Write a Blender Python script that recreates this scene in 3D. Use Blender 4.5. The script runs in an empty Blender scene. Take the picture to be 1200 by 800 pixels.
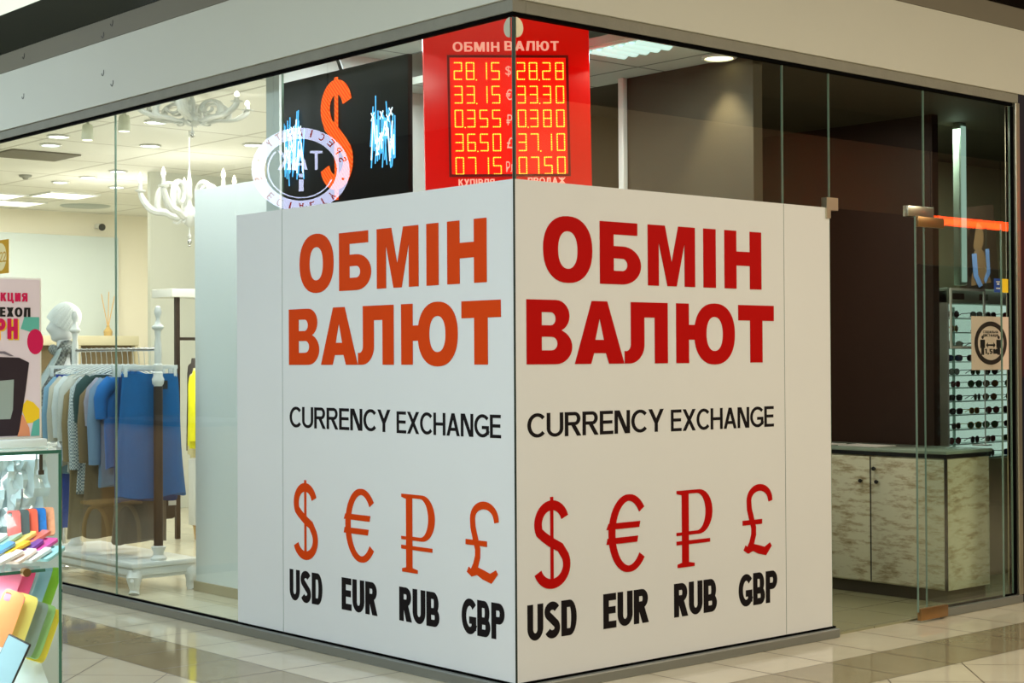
import bpy, bmesh, math, random
from mathutils import Vector, Matrix
random.seed(7)
S = bpy.context.scene
COL = S.collection
PI = math.pi
sin, cos = math.sin, math.cos

# ------------------------------------------------------------------ materials
def hexc(r, g, b):
    f = lambda c: (c/255/12.92) if c/255 <= .04045 else ((c/255+.055)/1.055)**2.4
    return (f(r), f(g), f(b), 1)

def mat(name, col, rough=.5, metal=0, emis=None, estr=0, noise=0, nscale=8, bump=0, bscale=60, coat=0, spec=None, trans=0, ior=1.45, stretch=None):
    m = bpy.data.materials.new(name); m.use_nodes = True
    nt = m.node_tree; b = nt.nodes['Principled BSDF']
    c = hexc(*col)
    b.inputs['Base Color'].default_value = c
    b.inputs['Roughness'].default_value = rough
    b.inputs['Metallic'].default_value = metal
    b.inputs['IOR'].default_value = ior
    if spec is not None: b.inputs['Specular IOR Level'].default_value = spec
    if coat: b.inputs['Coat Weight'].default_value = coat
    if trans: b.inputs['Transmission Weight'].default_value = trans
    if emis:
        b.inputs['Emission Color'].default_value = hexc(*emis); b.inputs['Emission Strength'].default_value = estr
    if noise or bump:
        tc = nt.nodes.new('ShaderNodeTexCoord'); mp = nt.nodes.new('ShaderNodeMapping')
        nt.links.new(tc.outputs['Object'], mp.inputs['Vector'])
        if stretch: mp.inputs['Scale'].default_value = stretch
    if noise:
        n = nt.nodes.new('ShaderNodeTexNoise'); n.inputs['Scale'].default_value = nscale; n.inputs['Detail'].default_value = 5
        nt.links.new(mp.outputs[0], n.inputs['Vector'])
        mx = nt.nodes.new('ShaderNodeMixRGB'); mx.blend_type = 'MIX'
        mx.inputs[1].default_value = tuple(x*(1-noise) for x in c[:3])+(1,)
        mx.inputs[2].default_value = tuple(min(1, x*(1+noise*.6)) for x in c[:3])+(1,)
        nt.links.new(n.outputs[0], mx.inputs[0]); nt.links.new(mx.outputs[0], b.inputs['Base Color'])
    if bump:
        n2 = nt.nodes.new('ShaderNodeTexNoise'); n2.inputs['Scale'].default_value = bscale
        nt.links.new(mp.outputs[0], n2.inputs['Vector'])
        bp = nt.nodes.new('ShaderNodeBump'); bp.inputs['Strength'].default_value = bump; bp.inputs['Distance'].default_value = .01
        nt.links.new(n2.outputs[0], bp.inputs['Height']); nt.links.new(bp.outputs[0], b.inputs['Normal'])
    return m

def glass_mat(name, tint=(249, 252, 250), ior=1.5, gloss=(255, 255, 255)):
    """thin architectural glass: fresnel mix of a clear see-through and a sharp mirror"""
    m = bpy.data.materials.new(name); m.use_nodes = True
    nt = m.node_tree; nt.nodes.clear()
    o = nt.nodes.new('ShaderNodeOutputMaterial'); mx = nt.nodes.new('ShaderNodeMixShader')
    t = nt.nodes.new('ShaderNodeBsdfTransparent'); t.inputs[0].default_value = hexc(*tint)
    g = nt.nodes.new('ShaderNodeBsdfGlossy'); g.inputs['Roughness'].default_value = 0; g.inputs[0].default_value = hexc(*gloss)
    f = nt.nodes.new('ShaderNodeFresnel'); f.inputs[0].default_value = ior
    geo = nt.nodes.new('ShaderNodeNewGeometry'); inv = nt.nodes.new('ShaderNodeMath'); inv.operation = 'MULTIPLY_ADD'
    inv.inputs[1].default_value = -1; inv.inputs[2].default_value = 1   # front faces only mirror once
    ml = nt.nodes.new('ShaderNodeMath'); ml.operation = 'MULTIPLY'
    nt.links.new(geo.outputs['Backfacing'], inv.inputs[0]); nt.links.new(f.outputs[0], ml.inputs[0]); nt.links.new(inv.outputs[0], ml.inputs[1])
    m2 = nt.nodes.new('ShaderNodeMath'); m2.operation = 'MULTIPLY'; m2.inputs[1].default_value = 1.7
    nt.links.new(ml.outputs[0], m2.inputs[0])
    nt.links.new(m2.outputs[0], mx.inputs[0]); nt.links.new(t.outputs[0], mx.inputs[1]); nt.links.new(g.outputs[0], mx.inputs[2])
    nt.links.new(mx.outputs[0], o.inputs[0])
    return m

def emit(name, col, s):
    m = bpy.data.materials.new(name); m.use_nodes = True
    nt = m.node_tree; nt.nodes.clear()
    o = nt.nodes.new('ShaderNodeOutputMaterial'); e = nt.nodes.new('ShaderNodeEmission')
    e.inputs[0].default_value = hexc(*col); e.inputs[1].default_value = s
    nt.links.new(e.outputs[0], o.inputs[0]); return m

# node helpers for the tiled floors / ceilings
def nmath(nt, op, a, b=None, c=None):
    n = nt.nodes.new('ShaderNodeMath'); n.operation = op
    for i, v in enumerate((a, b, c)):
        if v is None: continue
        if hasattr(v, 'is_linked') or hasattr(v, 'links'): nt.links.new(v, n.inputs[i])
        else: n.inputs[i].default_value = v
    return n.outputs[0]

def nmix(nt, fac, a, b):
    n = nt.nodes.new('ShaderNodeMixRGB')
    nt.links.new(fac, n.inputs[0])
    for i, v in ((1, a), (2, b)):
        if isinstance(v, tuple): n.inputs[i].default_value = v
        else: nt.links.new(v, n.inputs[i])
    return n.outputs[0]

def grid_line(nt, v, pitch, off, wid):
    """1 near a joint"""
    f = nmath(nt, 'FRACT', nmath(nt, 'MULTIPLY_ADD', v, 1/pitch, 100-off/pitch))
    d = nmath(nt, 'ABSOLUTE', nmath(nt, 'SUBTRACT', f, .5))
    return nmath(nt, 'GREATER_THAN', d, .5-wid/pitch/2)

def mall_floor_mat():
    m = bpy.data.materials.new('glossy_mall_tiles'); m.use_nodes = True
    nt = m.node_tree; b = nt.nodes['Principled BSDF']
    tc = nt.nodes.new('ShaderNodeTexCoord'); sp = nt.nodes.new('ShaderNodeSeparateXYZ')
    nt.links.new(tc.outputs['Object'], sp.inputs[0]); x, y = sp.outputs[0], sp.outputs[1]
    # distance out from the shop corner block (shop is x>0,y>0)
    d = nmath(nt, 'MAXIMUM', nmath(nt, 'MULTIPLY', x, -1), nmath(nt, 'MULTIPLY', y, -1))
    d = nmath(nt, 'MULTIPLY', nmath(nt, 'MINIMUM', x, y), -1)
    inband = nmath(nt, 'MULTIPLY', nmath(nt, 'GREATER_THAN', d, .43), nmath(nt, 'LESS_THAN', d, .865))
    outer = nmath(nt, 'GREATER_THAN', d, .865)
    j1 = nmath(nt, 'LESS_THAN', nmath(nt, 'ABSOLUTE', nmath(nt, 'SUBTRACT', d, .43)), .0025)
    j2 = nmath(nt, 'LESS_THAN', nmath(nt, 'ABSOLUTE', nmath(nt, 'SUBTRACT', d, .865)), .003)
    gx = grid_line(nt, x, .4175, .38, .009); gy = grid_line(nt, y, .4175, .38, .009)
    # joints that run at right angles to the nearer facade
    left = nmath(nt, 'LESS_THAN', x, y)
    inner = nmath(nt, 'ADD', nmath(nt, 'MULTIPLY', left, gy), nmath(nt, 'MULTIPLY', nmath(nt, 'SUBTRACT', 1, left), gx))
    inner = nmath(nt, 'MULTIPLY', inner, nmath(nt, 'SUBTRACT', 1, outer))
    s = nmath(nt, 'ADD', x, y); t = nmath(nt, 'SUBTRACT', x, y)
    ds = grid_line(nt, s, .595, 1.17, .009); dt = grid_line(nt, t, .595, 2.97, .009)
    dg = nmath(nt, 'MULTIPLY', nmath(nt, 'MAXIMUM', ds, dt), outer)
    joint = nmath(nt, 'MAXIMUM', nmath(nt, 'MAXIMUM', j1, j2), nmath(nt, 'MAXIMUM', inner, dg))
    n = nt.nodes.new('ShaderNodeTexNoise'); n.inputs['Scale'].default_value = 3.0; n.inputs['Detail'].default_value = 6
    nt.links.new(tc.outputs['Object'], n.inputs['Vector'])
    light = nmix(nt, n.outputs[0], hexc(196, 186, 160), hexc(214, 205, 182))
    dark = nmix(nt, n.outputs[0], hexc(140, 128, 98), hexc(156, 145, 116))
    c = nmix(nt, inband, light, dark)
    c = nmix(nt, joint, c, hexc(72, 56, 38))
    nt.links.new(c, b.inputs['Base Color'])
    r = nmath(nt, 'MULTIPLY_ADD', joint, .4, .07)
    nt.links.new(r, b.inputs['Roughness'])
    b.inputs['IOR'].default_value = 1.5
    return m

def grid_mat(name, col, jcol, pitch, wid, rough, offx=0, offy=0, noise=.06):
    m = bpy.data.materials.new(name); m.use_nodes = True
    nt = m.node_tree; b = nt.nodes['Principled BSDF']
    tc = nt.nodes.new('ShaderNodeTexCoord'); sp = nt.nodes.new('ShaderNodeSeparateXYZ')
    nt.links.new(tc.outputs['Object'], sp.inputs[0])
    j = nmath(nt, 'MAXIMUM', grid_line(nt, sp.outputs[0], pitch, offx, wid), grid_line(nt, sp.outputs[1], pitch, offy, wid))
    n = nt.nodes.new('ShaderNodeTexNoise'); n.inputs['Scale'].default_value = 4
    nt.links.new(tc.outputs['Object'], n.inputs['Vector'])
    a = hexc(*col); c = nmix(nt, n.outputs[0], tuple(v*(1-noise) for v in a[:3])+(1,), a)
    c = nmix(nt, j, c, hexc(*jcol)); nt.links.new(c, b.inputs['Base Color'])
    b.inputs['Roughness'].default_value = rough
    return m

def check_mat(name, c1, c2, scale):
    m = bpy.data.materials.new(name); m.use_nodes = True
    nt = m.node_tree; b = nt.nodes['Principled BSDF']
    tc = nt.nodes.new('ShaderNodeTexCoord'); ch = nt.nodes.new('ShaderNodeTexChecker')
    ch.inputs['Scale'].default_value = scale; ch.inputs[1].default_value = hexc(*c1); ch.inputs[2].default_value = hexc(*c2)
    nt.links.new(tc.outputs['Object'], ch.inputs['Vector']); nt.links.new(ch.outputs[0], b.inputs['Base Color'])
    b.inputs['Roughness'].default_value = .85
    return m

def weathered_wood():
    m = bpy.data.materials.new('whitewashed_wood'); m.use_nodes = True
    nt = m.node_tree; b = nt.nodes['Principled BSDF']
    tc = nt.nodes.new('ShaderNodeTexCoord'); mp = nt.nodes.new('ShaderNodeMapping'); mp.inputs['Scale'].default_value = (3, 3, 12)
    nt.links.new(tc.outputs['Object'], mp.inputs[0])
    n = nt.nodes.new('ShaderNodeTexNoise'); n.inputs['Scale'].default_value = 2.0; n.inputs['Detail'].default_value = 9; n.inputs['Roughness'].default_value = .7
    nt.links.new(mp.outputs[0], n.inputs['Vector'])
    r = nt.nodes.new('ShaderNodeValToRGB'); e = r.color_ramp.elements
    e[0].position = .33; e[0].color = hexc(150, 134, 98)
    e[1].position = .52; e[1].color = hexc(218, 216, 188)
    k = r.color_ramp.elements.new(.43); k.color = hexc(190, 180, 146)
    nt.links.new(n.outputs[0], r.inputs[0]); nt.links.new(r.outputs[0], b.inputs['Base Color'])
    b.inputs['Roughness'].default_value = .5
    return m

M = {}
M['vinyl'] = mat('white_vinyl', (226, 228, 228), .42, noise=.02, nscale=3)
M['orange_vinyl'] = mat('orange_red_vinyl', (212, 66, 6), .6, spec=.12)
M['red_vinyl'] = mat('deep_red_vinyl', (184, 6, 3), .6, spec=.1)
M['black_vinyl'] = mat('black_vinyl', (24, 19, 21), .6, spec=.12)
M['glass'] = glass_mat('clear_shop_glass')
M['case_glass'] = glass_mat('case_glass', (251, 254, 253), 1.38)
M['edge'] = mat('green_glass_edge', (128, 152, 136), .12, spec=.7)
M['case_edge'] = mat('case_glass_edge', (60, 112, 94), .15, spec=.7)
M['edge_dark'] = mat('dark_glass_joint', (30, 44, 36), .3)
M['kerb'] = mat('brushed_aluminium_kerb', (150, 152, 146), .38, metal=.65)
M['track'] = mat('grey_track_plaster', (136, 134, 122), .7, noise=.18, nscale=9, bump=.4, bscale=25)
M['black_gasket'] = mat('black_gasket', (5, 5, 5), .9, spec=.05)
M['fascia'] = mat('painted_fascia', (204, 204, 192), .6, noise=.03, nscale=2)
M['soffit'] = mat('grey_soffit', (118, 112, 96), .65, noise=.06, nscale=3)
M['mirror_black'] = mat('polished_black_cladding', (14, 14, 12), .08, spec=.5, ior=1.45)
M['pale_ceiling'] = mat('pale_mall_ceiling', (205, 210, 200), .8)
M['dark_ceiling'] = grid_mat('dark_mall_ceiling', (70, 60, 48), (40, 34, 26), .9, .03, .7)
M['floor'] = mall_floor_mat()
M['shop_floor'] = grid_mat('beige_shop_tiles', (206, 198, 172), (150, 140, 115), .45, .005, .18)
M['lobby_floor'] = grid_mat('olive_lobby_tiles', (150, 148, 116), (84, 78, 56), .42, .006, .2, .1, .05)
M['shop_ceiling'] = grid_mat('tile_ceiling', (240, 239, 230), (192, 190, 178), 1.2, .03, .8, .1, .25)
M['booth_ceiling'] = grid_mat('grid_booth_ceiling', (200, 206, 198), (120, 126, 118), .6, .018, .8, .25, .05)
M['white_wall'] = mat('white_wall_paint', (222, 228, 226), .7, noise=.02, nscale=2)
M['warm_wall'] = mat('cream_wall_paint', (250, 243, 224), .7)
M['cool_wall'] = mat('cool_wall_panel', (208, 218, 216), .5)
M['sage_wall'] = mat('sage_wall', (216, 218, 206), .6)
M['brown_wall'] = mat('dark_brown_panelling', (52, 29, 16), .5, noise=.12, nscale=3, stretch=(3, 3, .4))
M['taupe_wall'] = mat('taupe_wall', (70, 61, 44), .7, noise=.06, nscale=20)
M['olive_wall'] = mat('olive_wall', (150, 144, 112), .7)
M['navy_wall'] = mat('navy_wall', (24, 26, 40), .35)
M['maroon_wall'] = mat('maroon_wall', (60, 26, 30), .35)
M['steel'] = mat('brushed_steel', (206, 200, 176), .3, metal=.9)
M['brass'] = mat('worn_brass', (170, 130, 84), .35, metal=.8, noise=.15, nscale=20)
M['chrome'] = mat('chrome', (200, 200, 200), .15, metal=1)
M['wood_white'] = weathered_wood()
M['counter_top'] = mat('glass_green_counter_top', (150, 166, 150), .15)
M['black'] = mat('black_plastic', (18, 18, 18), .4)
M['darkwood'] = mat('dark_brown_wood', (52, 38, 28), .5)
M['kick'] = mat('dark_kick', (70, 62, 46), .5)
M['white_paint'] = mat('glossy_white_paint', (232, 232, 226), .25)
M['plaster'] = mat('white_plaster', (238, 238, 236), .55)
M['chand'] = mat('white_chandelier_resin', (214, 216, 212), .35)
M['bulb'] = emit('flame_bulb', (255, 244, 220), 5)
M['lamp'] = emit('cool_lamp', (235, 246, 255), 7)
M['panel_lamp'] = emit('panel_lamp', (255, 248, 232), 3.2)
M['warm_lamp'] = emit('warm_lamp', (255, 244, 190), 6)
M['tube'] = emit('tube_lamp', (200, 240, 220), .55)
M['screen'] = mat('black_screen', (20, 16, 16), .5, spec=.15)
M['led_red_board'] = mat('red_acrylic', (205, 8, 4), .2, emis=(255, 4, 1), estr=.42)
M['led_field'] = mat('glowing_red_field', (215, 16, 6), .3, emis=(255, 24, 8), estr=.85)
M['led_frame'] = mat('dark_red_rim', (120, 4, 6), .4, emis=(160, 0, 0), estr=.12)
M['led_dot'] = emit('led_dot', (255, 196, 60), 2.6)
M['led_halo'] = emit('led_halo', (255, 70, 16), 1.05)
M['pink_text'] = mat('pink_white_lettering', (240, 180, 165), .4, emis=(255, 170, 150), estr=.8)
M['neon_orange'] = emit('neon_orange', (255, 82, 20), 1.5)
_nt = M['neon_orange'].node_tree; _w = _nt.nodes.new('ShaderNodeTexWave'); _w.inputs['Scale'].default_value = 26; _w.bands_direction = 'DIAGONAL'
_c = _nt.nodes.new('ShaderNodeTexCoord'); _nt.links.new(_c.outputs['Object'], _w.inputs['Vector'])
_nt.links.new(nmix(_nt, _w.outputs[1], hexc(235, 60, 8), hexc(255, 120, 50)), [n for n in _nt.nodes if n.type == 'EMISSION'][0].inputs[0])
M['neon_blue'] = emit('neon_blue', (90, 190, 255), 1.7)
M['neon_white'] = emit('neon_white', (225, 245, 255), 2.3)
M['sign_white'] = emit('sign_white', (214, 220, 255), 7)
M['sign_red'] = emit('sign_red', (225, 60, 60), 2.5)
M['sign_dark'] = mat('sign_dark', (14, 12, 12), .6)
M['sign_orange'] = emit('sign_orange', (255, 70, 20), 12)
M['kiosk_brown'] = mat('brown_kiosk_panel', (150, 112, 72), .55, noise=.15, nscale=4)
M['beech'] = mat('pale_beech', (215, 175, 115), .5)
M['gold'] = mat('gold_paper', (196, 146, 40), .5)
M['paper'] = mat('white_paper', (232, 226, 220), .6)
M['poster_bg'] = mat('lilac_white_poster', (226, 214, 222), .4)
M['crimson'] = mat('crimson_print', (206, 22, 84), .4)
M['yellow'] = mat('yellow_print', (246, 206, 40), .45)
M['teal'] = mat('teal_print', (96, 182, 168), .45)
M['orange_print'] = mat('salmon_print', (226, 150, 110), .45)
M['ink'] = mat('black_ink', (20, 20, 22), .45)
M['blue_print'] = mat('blue_print', (40, 80, 170), .45)
M['acrylic'] = mat('frosted_acrylic', (214, 228, 226), .2)

# ------------------------------------------------------------------ mesh building
class B:
    def __init__(s): s.bm = bmesh.new()
    def box(s, c, d, rot=None, bev=0):
        r = bmesh.ops.create_cube(s.bm, size=1); vs = r['verts']
        for v in vs: v.co = Vector((v.co.x*d[0], v.co.y*d[1], v.co.z*d[2]))
        if bev:
            es = list({e for v in vs for e in v.link_edges})
            rr = bmesh.ops.bevel(s.bm, geom=es, offset=bev, segments=2, affect='EDGES', profile=.5)
            vs = list({v for f in rr['faces'] for v in f.verts} | {v for v in vs if v.is_valid})
        mt = Matrix.Translation(c) @ (rot.to_4x4() if rot else Matrix())
        for v in vs: v.co = mt @ v.co
        return s
    def b2(s, a, b, bev=0):
        return s.box(tuple((p+q)/2 for p, q in zip(a, b)), tuple(abs(q-p) for p, q in zip(a, b)), bev=bev)
    def tube(s, pts, r, n=8, closed=False, cap=True):
        pts = [Vector(p) for p in pts]; rs = r if isinstance(r, (list, tuple)) else [r]*len(pts)
        rings = []; up = None
        for i, p in enumerate(pts):
            a = pts[i-1] if (i or closed) else p; c = pts[(i+1) % len(pts)] if (i < len(pts)-1 or closed) else p
            t = (c-a).normalized() if (c-a).length > 1e-9 else Vector((0, 0, 1))
            if up is None: up = t.orthogonal().normalized()
            up = (up-t*up.dot(t)); up = up.normalized() if up.length > 1e-6 else t.orthogonal().normalized()
            w = t.cross(up)
            rings.append([s.bm.verts.new(p+(up*cos(2*PI*k/n)+w*sin(2*PI*k/n))*rs[i]) for k in range(n)])
        m = len(rings)
        for i in range(m if closed else m-1):
            A, C = rings[i], rings[(i+1) % m]
            for k in range(n): s.bm.faces.new((A[k], A[(k+1) % n], C[(k+1) % n], C[k]))
        if cap and not closed:
            s.bm.faces.new(rings[0][::-1]); s.bm.faces.new(rings[-1])
        return s
    def lathe(s, prof, c=(0, 0, 0), n=20, axis=None):
        c = Vector(c); rings = []
        R = axis.to_matrix() if axis is not None and hasattr(axis, 'to_matrix') else Matrix.Identity(3)
        for r, z in prof:
            if r < 1e-5: rings.append([s.bm.verts.new(c+R@Vector((0, 0, z)))])
            else: rings.append([s.bm.verts.new(c+R@Vector((r*cos(2*PI*k/n), r*sin(2*PI*k/n), z))) for k in range(n)])
        for A, C in zip(rings, rings[1:]):
            for k in range(n):
                q = [A[k % len(A)], A[(k+1) % len(A)], C[(k+1) % len(C)], C[k % len(C)]]
                u = []
                for v in q:
                    if v not in u: u.append(v)
                if len(u) > 2: s.bm.faces.new(u)
        for Rg, rev in ((rings[0], True), (rings[-1], False)):
            if len(Rg) > 2: s.bm.faces.new(Rg[::-1] if rev else Rg)
        return s
    def prism(s, pts, z0, z1, tf=None):
        f = tf or (lambda x, y, z: (x, y, z))
        A = [s.bm.verts.new(f(x, y, z0)) for x, y in pts]; C = [s.bm.verts.new(f(x, y, z1)) for x, y in pts]
        n = len(pts)
        s.bm.faces.new(A[::-1]); s.bm.faces.new(C)
        for k in range(n): s.bm.faces.new((A[k], A[(k+1) % n], C[(k+1) % n], C[k]))
        return s
    def grid(s, fn, nu, nv, closeu=False):
        V = [[s.bm.verts.new(fn(i/(nu if closeu else nu-1), j/(nv-1))) for i in range(nu)] for j in range(nv)]
        for j in range(nv-1):
            for i in range(nu if closeu else nu-1):
                s.bm.faces.new((V[j][i], V[j][(i+1) % nu], V[j+1][(i+1) % nu], V[j+1][i]))
        return V
    def sphere(s, c, r, sc=(1, 1, 1), seg=14):
        rr = bmesh.ops.create_uvsphere(s.bm, u_segments=seg, v_segments=max(6, seg//2), radius=r)
        for v in rr['verts']: v.co = Vector((v.co.x*sc[0], v.co.y*sc[1], v.co.z*sc[2]))+Vector(c)
        return s
    def xf(s, m):
        for v in s.bm.verts: v.co = m @ v.co
        return s
    def mesh(s, name, m, smooth=True):
        bmesh.ops.recalc_face_normals(s.bm, faces=s.bm.faces)
        me = bpy.data.meshes.new(name); s.bm.to_mesh(me); s.bm.free()
        if m: me.materials.append(m)
        if smooth and len(me.polygons):
            me.polygons.foreach_set('use_smooth', [True]*len(me.polygons))
            me.set_sharp_from_angle(angle=math.radians(38))
        return me

def put(name, me, parent=None, loc=None, rot=None):
    o = bpy.data.objects.new(name, me); COL.objects.link(o)
    if parent: o.parent = parent
    if loc is not None: o.location = loc
    if rot is not None: o.rotation_euler = rot
    return o
def obj(name, b, m, parent=None, loc=None, rot=None, smooth=True):
    return put(name, b.mesh(name, m, smooth), parent, loc, rot)
def tag(o, label, cat, group=None, kind=None):
    o['label'] = label; o['category'] = cat
    if group: o['group'] = group
    if kind: o['kind'] = kind
    return o
def thing(name, label, cat, loc=(0, 0, 0), rot=(0, 0, 0), group=None):
    o = bpy.data.objects.new(name, None); COL.objects.link(o); o.location = loc; o.rotation_euler = rot
    o.empty_display_size = .1
    return tag(o, label, cat, group)
def struct(name, b, m, parent=None, label=None):
    o = obj(name, b, m, parent, smooth=False); o['kind'] = 'structure'
    if label: o['label'] = label
    return o
def copy_tree(o, parent=None):
    c = o.copy(); COL.objects.link(c)
    if parent: c.parent = parent
    for ch in list(o.children): copy_tree(ch, c)
    return c

# filled 2D outlines with holes -> thin solid lettering (local x right, y up, z out)
def outline_mesh(name, loops, m, depth=.0012):
    cu = bpy.data.curves.new(name, 'CURVE'); cu.dimensions = '2D'; cu.fill_mode = 'BOTH'; cu.extrude = depth
    for lp in loops:
        sp = cu.splines.new('POLY'); sp.points.add(len(lp)-1); sp.use_cyclic_u = True
        for p, (x, y) in zip(sp.points, lp): p.co = (x, y, 0, 1)
    return curve_to_mesh(name, cu, m)
def curve_to_mesh(name, cu, m):
    o = bpy.data.objects.new(name, cu); COL.objects.link(o)
    bpy.context.view_layer.update()
    dg = bpy.context.evaluated_depsgraph_get()
    me = bpy.data.meshes.new_from_object(o.evaluated_get(dg))
    bpy.data.objects.remove(o); bpy.data.curves.remove(cu)
    me.materials.clear(); me.materials.append(m); me.name = name
    return me
def text_mesh(name, s, box, m, bold=0, depth=.0012, space=1.0, mirror=False):
    """box = (x0, y0, x1, y1): the ink of the string is fitted into it"""
    cu = bpy.data.curves.new(name, 'FONT'); cu.body = s; cu.size = 1; cu.extrude = 0; cu.offset = bold; cu.space_character = space
    cu.resolution_u = 5
    me = curve_to_mesh(name, cu, m)
    xs = [v.co.x for v in me.vertices]; ys = [v.co.y for v in me.vertices]
    x0, x1, y0, y1 = min(xs), max(xs), min(ys), max(ys)
    sx = (box[2]-box[0])/(x1-x0); sy = (box[3]-box[1])/(y1-y0)
    for v in me.vertices:
        v.co = ((v.co.x-x0)*sx+box[0], (v.co.y-y0)*sy+box[1], 0)
    bm = bmesh.new(); bm.from_mesh(me)
    bmesh.ops.remove_doubles(bm, verts=bm.verts, dist=1e-6)
    bmesh.ops.recalc_face_normals(bm, faces=bm.faces)
    up = sum(f.normal.z for f in bm.faces) > 0
    if not up: bmesh.ops.reverse_faces(bm, faces=bm.faces)
    g = bmesh.ops.extrude_face_region(bm, geom=list(bm.faces))
    for e in g['geom']:
        if isinstance(e, bmesh.types.BMVert): e.co.z += depth*2
    bmesh.ops.recalc_face_normals(bm, faces=bm.faces)
    bm.to_mesh(me); bm.free()
    return me
def ell(cx, cy, rx, ry, n=40, p=2.25):
    L = []
    for k in range(n):
        a = 2*PI*k/n; c, s_ = cos(a), sin(a)
        L.append((cx+rx*math.copysign(abs(c)**(2/p), c), cy+ry*math.copysign(abs(s_)**(2/p), s_)))
    return L
def arc(cx, cy, rx, ry, a0, a1, n=12):
    return [(cx+rx*cos(math.radians(a0+(a1-a0)*k/n)), cy+ry*sin(math.radians(a0+(a1-a0)*k/n))) for k in range(n+1)]

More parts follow.
